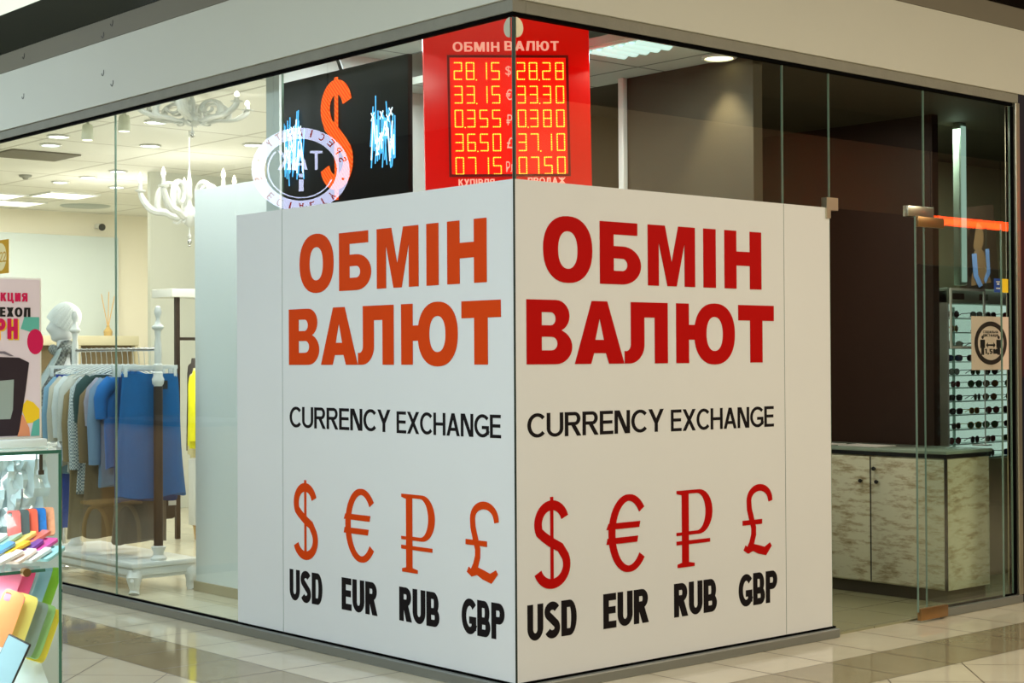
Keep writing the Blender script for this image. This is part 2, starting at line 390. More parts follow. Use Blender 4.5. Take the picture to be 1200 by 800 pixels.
# a plain grotesque alphabet drawn from bars, diagonals, bowls and rings
GW = {' ': .34, 'I': .26, 'І': .26, 'і': .26, '•': .3, '1': .42, ',': .22, 'M': .86, 'М': .86, 'Ю': .98, 'Ж': 1.0, 'Ц': .74, 'Д': .78, 'м': .80, 'E': .58, 'Е': .58, 'L': .54, 'Г': .54, 'T': .64, 'Т': .64, 'A': .74, 'А': .74,
      'O': .80, 'О': .80, 'C': .72, 'С': .74, 'G': .78, 'X': .70, 'Х': .70, 'Y': .70, 'У': .70, 'Л': .70}
def glyph(ch, t, k):
    """outlines of one letter in a box w x 1; t = stroke, k = width factor"""
    w = GW.get(ch, .68)*k; h = t*.86; L = []
    def bar(x0, y0, x1, y1): L.append([[(x0, y0), (x0, y1), (x1, y1), (x1, y0)]])
    def dia(x0, y0, x1, y1, f=1.12):
        q = t*f/2; L.append([[(x0-q, y0), (x1-q, y1), (x1+q, y1), (x0+q, y0)]])
    def bowl(x0, y0, x1, y1, flip=False):
        ry = (y1-y0)/2; rx = min(ry*.95, (x1-x0)*.7); cy = (y0+y1)/2
        o = [(x0, y0)]+arc(x1-rx, cy, rx, ry, -90, 90, 14)+[(x0, y1)]
        i = [(x0, y0+h)]+arc(x1-rx, cy, max(rx-t, .01), ry-h, -90, 90, 14)+[(x0, y1-h)]
        if flip: o = [(w-x+.0007*(k_ % 2), y) for k_, (x, y) in enumerate(o)][::-1]; i = [(w-x-.0007*(k_ % 2), y) for k_, (x, y) in enumerate(i)][::-1]
        L.append([o, i])
    def ring(x0, y0, x1, y1):
        cx, cy = (x0+x1)/2, (y0+y1)/2
        L.append([ell(cx, cy, (x1-x0)/2, (y1-y0)/2, 36), ell(cx, cy, (x1-x0)/2-t, (y1-y0)/2-h, 36)])
    def curve(pts, ws): L.append([ribbon(pts, ws)])
    def oarc(a0, a1, n=30):
        rx, ry = w*.56-t/2, .5-h/2; P_ = arc(w*.56, .5, rx, ry, a0, a1, n)
        curve(P_, [abs(cos(math.radians(a0+(a1-a0)*i/n)))*(t-h)+h for i in range(n+1)])
    V = lambda x: bar(x, 0, x+t, 1)
    if ch in 'HН': V(0); V(w-t); bar(t, .5-h/2, w-t, .5+h/2)
    elif ch in 'IІ': V((w-t)/2)
    elif ch == 'і': bar((w-t)/2, 0, (w+t)/2, .68); bar((w-t)/2, .80, (w+t)/2, 1)
    elif ch in 'EЕ': V(0); bar(t, 0, w, h); bar(t, .5-h/2+.02, w*.94, .5+h/2+.02); bar(t, 1-h, w*.98, 1)
    elif ch == 'L': V(0); bar(t, 0, w, h)
    elif ch == 'Г': V(0); bar(t, 1-h, w, 1)
    elif ch in 'TТ': bar(0, 1-h, w, 1); bar((w-t)/2, 0, (w+t)/2, 1-h)
    elif ch == 'П': V(0); V(w-t); bar(t, 1-h, w-t, 1)
    elif ch == 'N': V(0); V(w-t); dia(t*.9, 1, w-t*.9, 0, 1.25)
    elif ch == 'И': V(0); V(w-t); dia(t*.9, 0, w-t*.9, 1, 1.25)
    elif ch in 'MМм': V(0); V(w-t); dia(t*.8, 1, w/2, 0); dia(w-t*.8, 1, w/2, 0)
    elif ch in 'AА': dia(t*.56, 0, w/2, 1); dia(w-t*.56, 0, w/2, 1); bar(w*.24, .22, w*.76, .22+h)
    elif ch == 'Л': V(w-t); bar(w*.24, 1-h, w-t, 1); dia(t*.56, 0, w*.30, 1, 1.1)
    elif ch == 'Д': V(w*.86-t); bar(w*.2, 1-h, w*.86-t, 1); dia(w*.14+t/2, h, w*.24+t/2, 1); bar(0, 0, w, h); bar(0, -.2, t*.9, 0); bar(w-t*.9, -.2, w, 0)
    elif ch == 'Ц': V(0); V(w*.86-t); bar(t, 0, w, h); bar(w-t*.9, -.2, w, 0)
    elif ch == 'Ч': V(w-t); curve([(t/2, 1), (t/2, .68)]+arc(t/2+.2*k, .62, .2*k, .18, 180, 270, 8)+[(w-t, .44)], t)
    elif ch in 'XХ': dia(t*.56, 0, w-t*.56, 1, 1.2); dia(t*.56, 1, w-t*.56, 0, 1.2)
    elif ch in 'YУ':
        if ch == 'Y': dia(t*.56, 1, w/2, .40, 1.15); dia(w-t*.56, 1, w/2, .40, 1.15); bar((w-t)/2, 0, (w+t)/2, .46)
        else: dia(t*.56, 1, w*.52, .32, 1.15); dia(w-t*.56, 1, w*.36, 0, 1.15); bar(w*.1, 0, w*.38, h)
    elif ch in 'KК': V(0); dia(t*.9, .42, w-t*.6, 1, 1.25); dia(t*1.4, .56, w-t*.58, 0, 1.25)
    elif ch == 'Ж': V((w-t)/2); dia(w/2, .5, w-t*.6, 1, 1.2); dia(w/2, .5, w-t*.6, 0, 1.2); dia(w/2, .5, t*.6, 1, 1.2); dia(w/2, .5, t*.6, 0, 1.2)
    elif ch in 'OО': ring(0, -.01, w, 1.01)
    elif ch == '0': ring(0, -.01, w, 1.01)
    elif ch in 'CС': oarc(42, 318)
    elif ch == 'G': oarc(42, 332); bar(w*.52, .5-h, w, .5); bar(w-t, .12, w, .5)
    elif ch == 'U': V(0) if False else None; curve([(t/2, 1), (t/2, .34)]+arc(w/2, .34, w/2-t/2, .34-h/2, 180, 360, 20)+[(w-t/2, .34), (w-t/2, 1)], [t, t]+[t-(t-h)*abs(sin(math.radians(180+180*i/20))) for i in range(21)]+[t, t])
    elif ch == 'S':
        a = arc(w/2, .735, w/2-t/2, .265-h/2, 25, 235, 18); b = arc(w/2, .275, w/2-t/2, .275-h/2, 55, -155, 18)
        curve(a+b, [t*.98]*38)
    elif ch == 'D': V(0); bowl(t, 0, w, 1)
    elif ch in 'PР': V(0); bowl(t, .42, w, 1)
    elif ch == 'R': V(0); bowl(t, .44, w*.96, 1); dia(w-t*.56, 0, w*.50, .48, 1.2)
    elif ch == 'Я': bar(w-t, 0, w, 1); curve([(w-t, 1-h/2), (w*.45, 1-h/2)]+arc(w*.42, .72, w*.42-t/2, .28-h/2, 90, 270, 14)+[(w-t, .44+h/2)], t*.95); dia(t*.56, 0, w*.50, .50, 1.2)
    elif ch in 'BВ': V(0); bowl(t, 0, w, .54); bowl(t, .54-h, w*.94, 1)
    elif ch == 'Б': V(0); bar(t, 1-h, w*.94, 1); bowl(t, 0, w, .60)
    elif ch == 'Ь': V(0); bowl(t, 0, w, .58)
    elif ch == 'Ю': V(0); bar(t, .5-h/2, w*.36, .5+h/2); ring(w*.32, -.01, w, 1.01)
    elif ch == '1': V(w-t); dia(t*.4, .74, w-t/2, 1, 1.1)
    elif ch == '2': curve(arc(w/2, .72, w/2-t/2, .28-h/2, 165, -30, 14)+[(t*.7, h)], t); bar(0, 0, w, h)
    elif ch == '5': bar(w*.1, 1-h, w*.94, 1); bar(w*.1, .5, w*.1+t, 1-h); curve([(w*.1+t*.3, .55)]+arc(w*.46, .31, w/2-t/2, .31-h/2, 110, -150, 18), t)
    elif ch == '9': ring(0, .38, w, 1.01); curve([(w-t/2, .70), (w-t/2, .40)]+arc(w/2, .36, w/2-t/2, .36-h/2, 0, -140, 12), t)
    elif ch == ',': bar(0, 0, t, t); dia(t*.3, -.16, t*.6, .02, .8)
    elif ch == '•': L.append([ell(w/2, .5, .13, .17, 16, 2)])
    return L, w
def word_mesh(name, s, box, m, t=.2, k=1.0, depth=.0006, gap=.12):
    x = 0; bm = bmesh.new(); n = 0
    for ch in s:
        L, w = glyph(ch, t, k)
        for q in L:
            me = outline_mesh('g', [[(px+x, py) for px, py in lp] for lp in q], m, 1.0); 
            for v in me.vertices: v.co.z = (v.co.z+1)/2*(1+(n % 5)*.22)
            bm.from_mesh(me); bpy.data.meshes.remove(me); n += 1
        x += w+gap*k
    xs = [v.co.x for v in bm.verts]; x0, x1 = min(xs), max(xs)
    sx = (box[2]-box[0])/(x1-x0); sy = box[3]-box[1]
    for v in bm.verts: v.co = ((v.co.x-x0)*sx+box[0], v.co.y*sy+box[1], v.co.z*depth)
    me = bpy.data.meshes.new(name); bm.to_mesh(me); bm.free(); me.materials.append(m)
    return me
def ribbon(pts, ws):
    """closed outline of a stroke of varying width"""
    Lf, Rt = [], []
    for i, (x, y) in enumerate(pts):
        a = pts[max(i-1, 0)]; c = pts[min(i+1, len(pts)-1)]
        dx, dy = c[0]-a[0], c[1]-a[1]; l = math.hypot(dx, dy) or 1
        w = (ws[i] if isinstance(ws, list) else ws)/2
        Lf.append((x-dy/l*w, y+dx/l*w)); Rt.append((x+dy/l*w, y-dx/l*w))
    return Lf+Rt[::-1]

FACE_R = Matrix(((1, 0, 0, 0), (0, 0, -1, 0), (0, 1, 0, 0), (0, 0, 0, 1)))   # right facade: x right, z up, faces -y
FACE_L = Matrix(((0, 0, -1, 0), (-1, 0, 0, 0), (0, 1, 0, 0), (0, 0, 0, 1)))  # left facade: -y is right, faces -x
def face(o, loc, F):
    o.matrix_world = Matrix.Translation(loc) @ F
    return o

# ------------------------------------------------------------------ camera
cam = bpy.data.cameras.new('camera'); co = bpy.data.objects.new('camera', cam); COL.objects.link(co)
yaw, pitch, roll, fpx = .71927, .01078, -.00542, 1891.58
F = Vector((sin(yaw)*cos(pitch), cos(yaw)*cos(pitch), sin(pitch))); R = Vector((cos(yaw), -sin(yaw), 0)); U = R.cross(F)
R2 = R*cos(roll)+U*sin(roll); U2 = U*cos(roll)-R*sin(roll)
mw = Matrix((R2, U2, -F)).transposed().to_4x4(); mw.translation = (-4.67932, -5.32511, 1.47965)
co.matrix_world = mw
cam.sensor_width = 36; cam.lens = fpx*36/1200; cam.clip_start = .05; cam.clip_end = 100
S.camera = co

# ------------------------------------------------------------------ the setting: mall and shop shell
HG, W = 3.0, 1.845
struct('floor', B().b2((-14, -14, -.1), (18, 22, 0)), M['floor'], label='glossy beige mall floor tiles with a brown tile band along the shop')
struct('floor.001', B().b2((.02, 2.1, .0), (7.5, 14, .012)), M['shop_floor'], label='beige tiled floor inside the clothing shop')
struct('floor.002', B().b2((1.72, .02, .0), (6.5, 2.07, .010)), M['lobby_floor'], label='olive tiled floor behind the open glass door')
# aluminium kerbs under the glass
struct('trim_1', B().b2((-.035, -.035, 0), (.03, 9, .047), bev=.006), M['kerb'], label='grey metal kerb under the left glass front')
struct('trim_2', B().b2((.031, -.035, 0), (2.25, .03, .047), bev=.006), M['kerb'], label='grey metal kerb under the right glass front')
struct('trim_3', B().b2((3.17, -.035, 0), (4.03, .03, .047), bev=.006), M['kerb'], label='grey metal kerb under the glass beside the door')
# gaskets and the grey recess above the glass
struct('trim_4', B().b2((-.008, -.008, 2.990), (.02, 9, 3.006)), M['black_gasket'])
struct('trim_5', B().b2((.021, -.008, 2.990), (4.0, .02, 3.006)), M['black_gasket'])
struct('trim_6', B().b2((-.018, -.018, 3.006), (.06, 9, 3.062)), M['track'], label='grey rough plaster strip above the left glass')
struct('trim_7', B().b2((.061, -.018, 3.006), (4.05, .06, 3.062)), M['track'], label='grey rough plaster strip above the right glass')
struct('trim_8', B().b2((-.006, -.006, .047), (.016, 9, .056)).b2((.017, -.006, .047), (2.25, .016, .056)).b2((3.17, -.006, .047), (4.0, .016, .056)), M['black_gasket'])
struct('wall_fascia_left', B().b2((-.03, -.03, 3.062), (.1, 14, 3.45)), M['fascia'], label='pale painted bulkhead above the left glass front')
struct('wall_fascia_right', B().b2((.101, -.03, 3.062), (12, .1, 3.45)), M['fascia'], label='pale painted bulkhead above the right glass front')
struct('wall_grey_band', B().b2((-.034, -.034, 3.452), (.1, 16, 3.578)).b2((.101, -.034, 3.452), (12, .1, 3.578)), M['soffit'], label='narrow grey band over the bulkhead')
struct('wall_upper_left', B().b2((-.036, -.036, 3.58), (.1, 16, 3.85)), M['mirror_black'], label='polished black cladding band at the upper left')
struct('wall_upper_right', B().b2((.101, -.036, 3.58), (12, .1, 3.85)), M['mirror_black'], label='polished black cladding band at the upper right')
struct('ceiling_mall', B().b2((-14, -.5, 4.6), (18, 22, 4.7)), M['pale_ceiling'])
struct('ceiling_mall_dark', B().b2((-14, -14, 4.6), (18, -.5, 4.7)), M['dark_ceiling'])
struct('wall_opposite_right', B().b2((-3, -7.3, 2.7), (18, -7.1, 4.2)), mat('beige_bulkhead', (226, 208, 168), .7))
struct('wall_opposite_right.001', B().b2((-3, -7.6, 0), (18, -7.4, 2.7)), mat('dark_storefront', (74, 64, 52), .5))
struct('wall_opposite_right.002', B().b2((-3, -7.4, 4.2), (18, -7.2, 4.6)), mat('dark_gap', (28, 24, 20), .7))
struct('wall_opposite_left', B().b2((-9.2, -3, 0), (-9, 18, 4.6)), mat('mall_wall_grey', (150, 146, 136), .6))
struct('wall_back_mall', B().b2((-14, 17, 0), (-.4, 17.2, 4.6)), mat('mall_wall_far', (160, 156, 146), .6))
struct('wall_neighbour', B().b2((4.045, -.02, 0), (12, .06, 1.35)).b2((4.045, -.02, 2.3), (12, .06, 3.062)), M['navy_wall'], label='dark navy shopfront of the next shop')
struct('wall_neighbour.001', B().b2((4.045, -.02, 1.35), (12, .06, 2.3)), M['maroon_wall'], label='dark maroon band of the next shopfront')
struct('trim_9', B().b2((4.0, -.03, .047), (4.043, .05, 3.006), bev=.004), M['steel'], label='vertical metal jamb at the right end of the glass')
struct('trim_10', B().b2((3.982, -.012, .056), (3.999, .03, 2.985)), M['black_gasket'])

# glass panes: a thing each, with green edges as a part
def pane(n, a, b, axis, label, name='window'):
    """axis 'x' -> pane along +x at y=0; 'y' -> along +y at x=0.  a,b = (s,z) corners"""
    t = .010; g = .003
    s0, z0 = a; s1, z1 = b
    bb = B(); bb.b2((s0+g, 0, z0), (s1-g, t, z1)) if axis == 'x' else bb.b2((0, s0+g, z0), (t, s1-g, z1))
    o = struct('%s_%d' % (name, n), bb, M['glass'], label=label)
    e = B()
    for s in (s0+.0015, s1-.0015):
        (e.b2((s-.0010, -.0006, z0), (s+.0010, t+.0006, z1)) if axis == 'x' else e.b2((-.0006, s-.0010, z0), (t+.0006, s+.0010, z1)))
    ee = obj('glass_edge', e, M['edge'], o, smooth=False)
    return o
pane(1, (.006, .056), (W, 2.985), 'y', 'tall glass pane left of the corner, its lower part covered by the lettered sheet')
pane(2, (W, .056), (3.70, 2.985), 'y', 'clear glass pane of the clothing shop beside the plain white strip')
pane(3, (3.70, .056), (5.70, 2.985), 'y', 'clear glass pane in front of the rack of clothes, at the left')
pane(4, (5.70, .056), (7.70, 2.985), 'y', 'clear glass pane at the far left end')
pane(5, (.012, .056), (W, 2.985), 'x', 'tall glass pane right of the corner, its lower part covered by the lettered sheet')
pane(6, (W, .056), (2.23, 2.985), 'x', 'narrow glass pane with the plain white sheet beside the doorway')
pane(7, (2.23, 2.271), (3.09, 2.985), 'x', 'glass transom over the open doorway')
pane(8, (3.09, .056), (3.98, 2.985), 'x', 'fixed glass pane right of the doorway')
struct('trim_11', B().b2((-.003, -.003, .056), (.004, .004, 2.985)), M['edge_dark'], label='dark vertical joint at the glass corner')

# corner clamp, half-discs on both panes
cl = thing('glass_clamp', 'small round metal clamp at the top of the glass corner', 'clamp', (0, 0, 2.94))
for nm, F_, loc, lo, hi in (('clamp_plate', FACE_R, (.012, -.0015, 0), -90, 90), ('clamp_plate', FACE_L, (-.0015, .012, 0), 90, 270)):
    pts = arc(0, 0, .042, .045, lo, hi, 14)
    o = obj(nm, B().prism(pts, 0, .006), M['steel'], cl); o.matrix_local = Matrix.Translation(loc) @ F_

# glass door, swung open over the fixed pane, with patch fittings
dr = bpy.data.objects.new('door_1', None); COL.objects.link(dr); dr.location = (2.93, -.05, 0); dr['kind'] = 'structure'
dr['label'] = 'frameless glass door standing open in front of the fixed pane'
obj('door_pane', B().b2((0, -.005, .06), (.86, .005, 2.262)), M['glass'], dr, smooth=False)
obj('glass_edge', B().b2((-.003, -.0055, .06), (0, .0055, 2.262)).b2((.86, -.0055, .06), (.863, .0055, 2.262)), M['edge'], dr, smooth=False)
obj('patch_fitting', B().b2((.01, -.014, .012), (.27, .014, .078), bev=.003), M['brass'], dr)
obj('patch_fitting', B().b2((.01, -.014, 2.205), (.26, .014, 2.262), bev=.003), M['brass'], dr)
tag(obj('patch_fitting', B().b2((2.915, -.014, 2.265), (3.165, .022, 2.325), bev=.003), M['steel']), 'rectangular steel patch fitting at the right lower corner of the transom', 'fitting')
L = [(2.188, 2.325), (2.188, 2.215), (2.222, 2.215), (2.222, 2.258), (2.285, 2.258), (2.285, 2.325)]
tag(obj('patch_fitting', B().prism(L, -.014, .022, lambda x, y, z: (x, z, y)), M['steel'], smooth=False), 'L-shaped steel patch fitting at the left lower corner of the transom', 'fitting')

# ------------------------------------------------------------------ lettered white sheets
def big_glyphs():
    b, t = 1.824, 2.113; G = []
    G.append([ell(.320, 1.9725, .152, .151), ell(.319, 1.9705, .061, .085)])
    G.append([[(.521, b), (.521, t), (.767, t), (.767, 2.055), (.610, 2.055), (.610, 2.001)] + arc(.668, 1.9125, .123, .0885, 90, -90, 18),
              [(.610, 1.886), (.610, 1.944)] + arc(.668, 1.915, .033, .029, 90, -90, 10)])
    G.append([[(.838, b), (.838, t), (.955, t), (1.002, 1.937), (1.049, t), (1.167, t), (1.167, b), (1.093, b), (1.093, 2.035), (1.036, b), (.972, b), (.912, 2.035), (.912, b)]])
    G.append([[(1.228, b), (1.228, t), (1.318, t), (1.318, b)]])
    G.append([[(1.383, b), (1.383, t), (1.472, t), (1.472, 2.010), (1.575, 2.010), (1.575, t), (1.663, t), (1.663, b), (1.575, b), (1.575, 1.940), (1.472, 1.940), (1.472, b)]])
    b, t = 1.455, 1.743
    G.append([[(.066, b), (.066, t)] + arc(.243, 1.672, .083, .071, 90, -66, 12) + arc(.243, 1.533, .099, .078, 63, -90, 14),
              [(.156, 1.629), (.156, 1.688)] + arc(.212, 1.6585, .030, .0295, 90, -90, 8), [(.156, 1.517), (.156, 1.578)] + arc(.218, 1.5475, .035, .0305, 90, -90, 8)])
    G.append([[(.359, b), (.467, t), (.566, t), (.676, b), (.577, b), (.557, 1.504), (.480, 1.504), (.461, b)], [(.488, 1.565), (.545, 1.565), (.517, 1.665)]])
    G.append([[(.679, b), (.679, 1.514)] + arc(.690, 1.545, .031, .032, -90, 0, 6) + [(.721, t), (.971, t), (.971, b), (.882, b), (.882, 1.672), (.811, 1.672), (.811, 1.545)] + arc(.711, 1.545, .100, .090, 0, -90, 10)])
    G.append([[(1.031, b), (1.031, t), (1.120, t), (1.120, 1.640), (1.166, 1.640)] + [p for p in ell(1.308, 1.597, .148, .150, 48)[45:0:-1]][:0] + [(1.20, 1.64), (1.20, 1.568), (1.120, 1.568), (1.120, b)]])
    G.append([ell(1.308, 1.597, .148, .150, 48), ell(1.307, 1.597, .061, .084)])
    G.append([[(1.574, b), (1.574, 1.666), (1.484, 1.666), (1.484, t), (1.758, t), (1.758, 1.666), (1.668, 1.666), (1.668, b)]])
    return G
def ribbon(pts, ws):
    """closed outline of a stroke of varying width"""
    Lf, Rt = [], []
    for i, (x, y) in enumerate(pts):
        a = pts[max(i-1, 0)]; c = pts[min(i+1, len(pts)-1)]
        dx, dy = c[0]-a[0], c[1]-a[1]; l = math.hypot(dx, dy) or 1
        w = (ws[i] if isinstance(ws, list) else ws)/2
        Lf.append((x-dy/l*w, y+dx/l*w)); Rt.append((x+dy/l*w, y-dx/l*w))
    return Lf+Rt[::-1]
def currency_loops(k):
    if k == 'dollar':
        top = arc(.211, .742, .083, .083, 18, 205, 22); bot = arc(.211, .557, .090, .083, 25, -160, 22)
        pts = top + [(.163, .686), (.205, .660), (.262, .633)] + bot
        w = [.044]*len(pts)
        return [[ribbon(pts, w)], [[(.202, .458), (.202, .862), (.220, .862), (.220, .458)]]]
    if k == 'euro':
        pts = arc(.700, .664, .112, .166, 40, 320, 34)
        w = [.030+.014*abs(cos(math.radians(40+280*i/34))) for i in range(35)]
        return [[ribbon(pts, w)], [[(.553, .688), (.566, .716), (.775, .716), (.768, .688)]], [[(.553, .620), (.560, .648), (.760, .648), (.754, .620)]]]
    if k == 'ruble':
        return [[[(1.030, .471), (1.030, .487), (1.062, .494), (1.062, .818), (1.026, .826), (1.026, .841), (1.19, .841)] + arc(1.185, .733, .096, .108, 88, -90, 20) +
                 [(1.110, .625), (1.110, .494), (1.150, .487), (1.150, .471)], [(1.110, .642), (1.110, .824), (1.165, .824)] + arc(1.170, .733, .062, .091, 88, -90, 16)],
                [[(1.024, .640), (1.024, .625), (1.12, .625), (1.12, .640)]], [[(1.024, .598), (1.024, .580), (1.262, .580), (1.262, .598)]]]
    pts = [(1.722, .752)] + arc(1.637, .760, .082, .064, 10, 180, 16)[0:] + [(1.558, .72), (1.574, .672), (1.590, .625), (1.590, .590), (1.575, .550), (1.545, .515)]
    w = [.030]+[.034]*17+[.036]*5+[.022]
    base = [(1.520, .528), (1.548, .512), (1.585, .526), (1.630, .512), (1.680, .500), (1.722, .532)]
    return [[ribbon(pts, w)], [ribbon(base, [.028, .030, .036, .042, .044, .022])], [[(1.506, .640), (1.506, .664), (1.655, .664), (1.655, .640)]]]

NAMES = ['О', 'Б', 'М', 'І', 'Н', 'В', 'А', 'Л', 'Ю', 'Ю', 'Т']
def lettered_sheet(label, colour, loc, F_):
    t = thing('lettered_sheet', label, 'sign', group='lettered exchange sheets')
    face(t, loc, F_)
    obj('sheet', B().b2((.004, .058, .001), (1.842, 2.271, .0035)), M['vinyl'], t, smooth=False)
    lines = [big_glyphs()[:5], big_glyphs()[5:]]
    for ln in lines:
        for g in (ln if len(ln) == 5 else ln[:3]+[None]+ln[5:]):
            if g is None:
                bm = bmesh.new()
                for n_, q in enumerate((ln[3], ln[4])):
                    me = outline_mesh('letter', q, M[colour], .0012+.0003*n_); bm.from_mesh(me); bpy.data.meshes.remove(me)
                me = bpy.data.meshes.new('letter'); bm.to_mesh(me); bm.free(); me.materials.append(M[colour])
            else: me = outline_mesh('letter', g, M[colour])
            put('letter', me, t, (0, 0, .0048))
    put('lettering_line', word_mesh('lettering_line', 'CURRENCY', (.068, 1.130, .941, 1.238), M['black_vinyl'], .165, 1.12, gap=.06), t, (0, 0, .0037))
    put('lettering_line', word_mesh('lettering_line', 'EXCHANGE', (.990, 1.128, 1.755, 1.232), M['black_vinyl'], .165, 1.12, gap=.06), t, (0, 0, .0037))
    for k, s, bx in (('dollar', 'USD', (.062, .233, .361, .393)), ('euro', 'EUR', (.530, .235, .830, .395)), ('ruble', 'RUB', (1.004, .236, 1.311, .397)), ('pound', 'GBP', (1.473, .235, 1.772, .396))):
        bm = bmesh.new()
        for n_, q in enumerate(currency_loops(k)):
            me = outline_mesh('currency_symbol', q, M[colour], .0012+.0002*n_); bm.from_mesh(me); bpy.data.meshes.remove(me)
        me = bpy.data.meshes.new('currency_symbol'); bm.to_mesh(me); bm.free(); me.materials.append(M[colour])
        put('currency_symbol', me, t, (0, 0, .0048))
        put('currency_code', word_mesh('currency_code', s, bx, M['black_vinyl'], .235, .95, gap=.055), t, (0, 0, .0037))
    return t
lettered_sheet('white exchange sheet with orange letters on the left glass of the corner', 'orange_vinyl', (0, W, 0), FACE_L)
lettered_sheet('white exchange sheet with dark red letters on the right glass of the corner', 'red_vinyl', (0, 0, 0), FACE_R)
t = obj('plain_sheet', B().b2((W+.002, -.0035, .058), (2.222, -.001, 2.271)), M['vinyl'], smooth=False)
tag(t, 'narrow plain white sheet on the glass between red lettering and the doorway', 'sheet')
t = obj('plain_sheet', B().b2((-.0035, W+.002, .058), (-.001, 2.292, 2.271)), M['vinyl'], smooth=False)
tag(t, 'narrow plain white sheet on the glass left of the orange lettering', 'sheet')

# ------------------------------------------------------------------ booth and lobby shell behind the glass
struct('wall_back', B().b2((.13, 2.07, 0), (7.5, 2.2, 3.35)), M['white_wall'], label='white wall behind the exchange booth')
struct('wall_dark', B().b2((1.65, .03, 0), (1.72, .97, 3.02)), M['taupe_wall'], label='dark taupe wall of the booth lit by a downlight')
struct('wall_upper_shade', B().b2((1.3, 2.04, 2.83), (1.71, 2.069, 3.02)), M['taupe_wall'])  # dark strip stands in for the shadowed gap above the white wall
struct('ceiling_booth', B().b2((.86, .02, 3.021), (1.72, 2.069, 3.06)), M['booth_ceiling'], label='grid tile ceiling over the booth')
struct('ceiling_lobby', B().b2((1.721, .02, 3.021), (7.5, 2.069, 3.06)), M['taupe_wall'])
struct('ceiling_booth.001', B().b2((.02, .02, 3.19), (.859, 2.069, 3.23)), M['booth_ceiling'])
struct('wall_brown', B().b2((4.085, .62, 0), (4.15, 2.069, 3.02)), M['brown_wall'], label='dark brown panelled wall behind the reception counter')
struct('wall_right_end', B().b2((7.4, .07, 0), (7.5, 2.069, 3.02)), M['olive_wall'])
struct('wall_lobby', B().b2((4.151, 2.03, 0), (7.39, 2.068, 3.02)), M['olive_wall'], label='olive grey wall behind the sunglasses display')
struct('wall_lobby.001', B().b2((1.721, 2.03, 0), (4.08, 2.068, 3.02)), M['taupe_wall'])
struct('wall_lobby_panel', B().b2((1.73, 1.98, 0), (2.3, 2.028, 2.85)), M['white_wall'], label='white board beside the dark booth wall')
# slim white post and a tile edge beside the dark wall
tag(obj('metal_post', B().b2((1.615, .925, .012), (1.648, .965, 3.02), bev=.003), M['white_paint']), 'slim white post standing at the free end of the dark booth wall', 'post')

# clothing shop shell
struct('wall_partition', B().b2((.6, 2.21, .05), (.68, 3.78, 2.57)), M['white_wall'], label='low white partition at the right side of the clothing shop')
struct('baseboard_partition', B().b2((.588, 2.21, .013), (.692, 3.79, .075)), mat('beige_skirting', (176, 164, 134), .4), label='beige skirting at the foot of the white partition')
struct('ceiling_shop', B().b2((.06, 2.21, 3.35), (7.5, 14, 3.4)), M['shop_ceiling'], label='white grid tile ceiling of the clothing shop')
struct('wall_shop_back', B().b2((.1, 13.57, 0), (7.5, 13.7, 3.35)), M['warm_wall'], label='cream back wall of the clothing shop')
struct('wall_shop_panel', B().b2((.1, 13.45, 0), (5.1, 13.56, 3.05)), M['cool_wall'], label='pale grey panelled lower part of the shop back wall')
struct('wall_shop_column', B().b2((3.13, 9.0, 0), (4.6, 9.06, 3.35)), M['sage_wall'], label='sage grey wall section deep in the clothing shop')
struct('wall_shop_right', B().b2((7.4, 2.21, 0), (7.5, 13.56, 3.35)), M['white_wall'])
struct('wall_shop_left', B().b2((.05, 9.0, 0), (.1, 14, 3.35)), M['cool_wall'])
struct('wall_shop_left.001', B().b2((-.001, 7.7, .05), (.1, 9.0, 3.06)), M['white_wall'])
struct('ceiling_hatch', B().b2((1.35, 8.2, 3.335), (2.0, 8.75, 3.349)), M['soffit'], label='dark open hatch in the shop ceiling at the left')

# ------------------------------------------------------------------ red LED rate board
bd = thing('rate_board', 'glowing red LED exchange rate board behind the glass corner', 'board')
fyaw = -yaw + math.radians(7)
bd.matrix_world = Matrix.Translation((.446, .538, 2.272)) @ Matrix.Rotation(fyaw, 4, 'Z') @ Matrix.Rotation(math.radians(-.9), 4, 'Y') @ FACE_R
bw = .405
obj('board_case', B().b2((-bw, -.04, -.06), (bw, .90, -.002), bev=.004), M['led_red_board'], bd)
def bx(px, py):  # photo crop coordinates of the board to board-local metres
    return (px-358.5)/667*.82, .9-(py-46)*.81/667*1.055
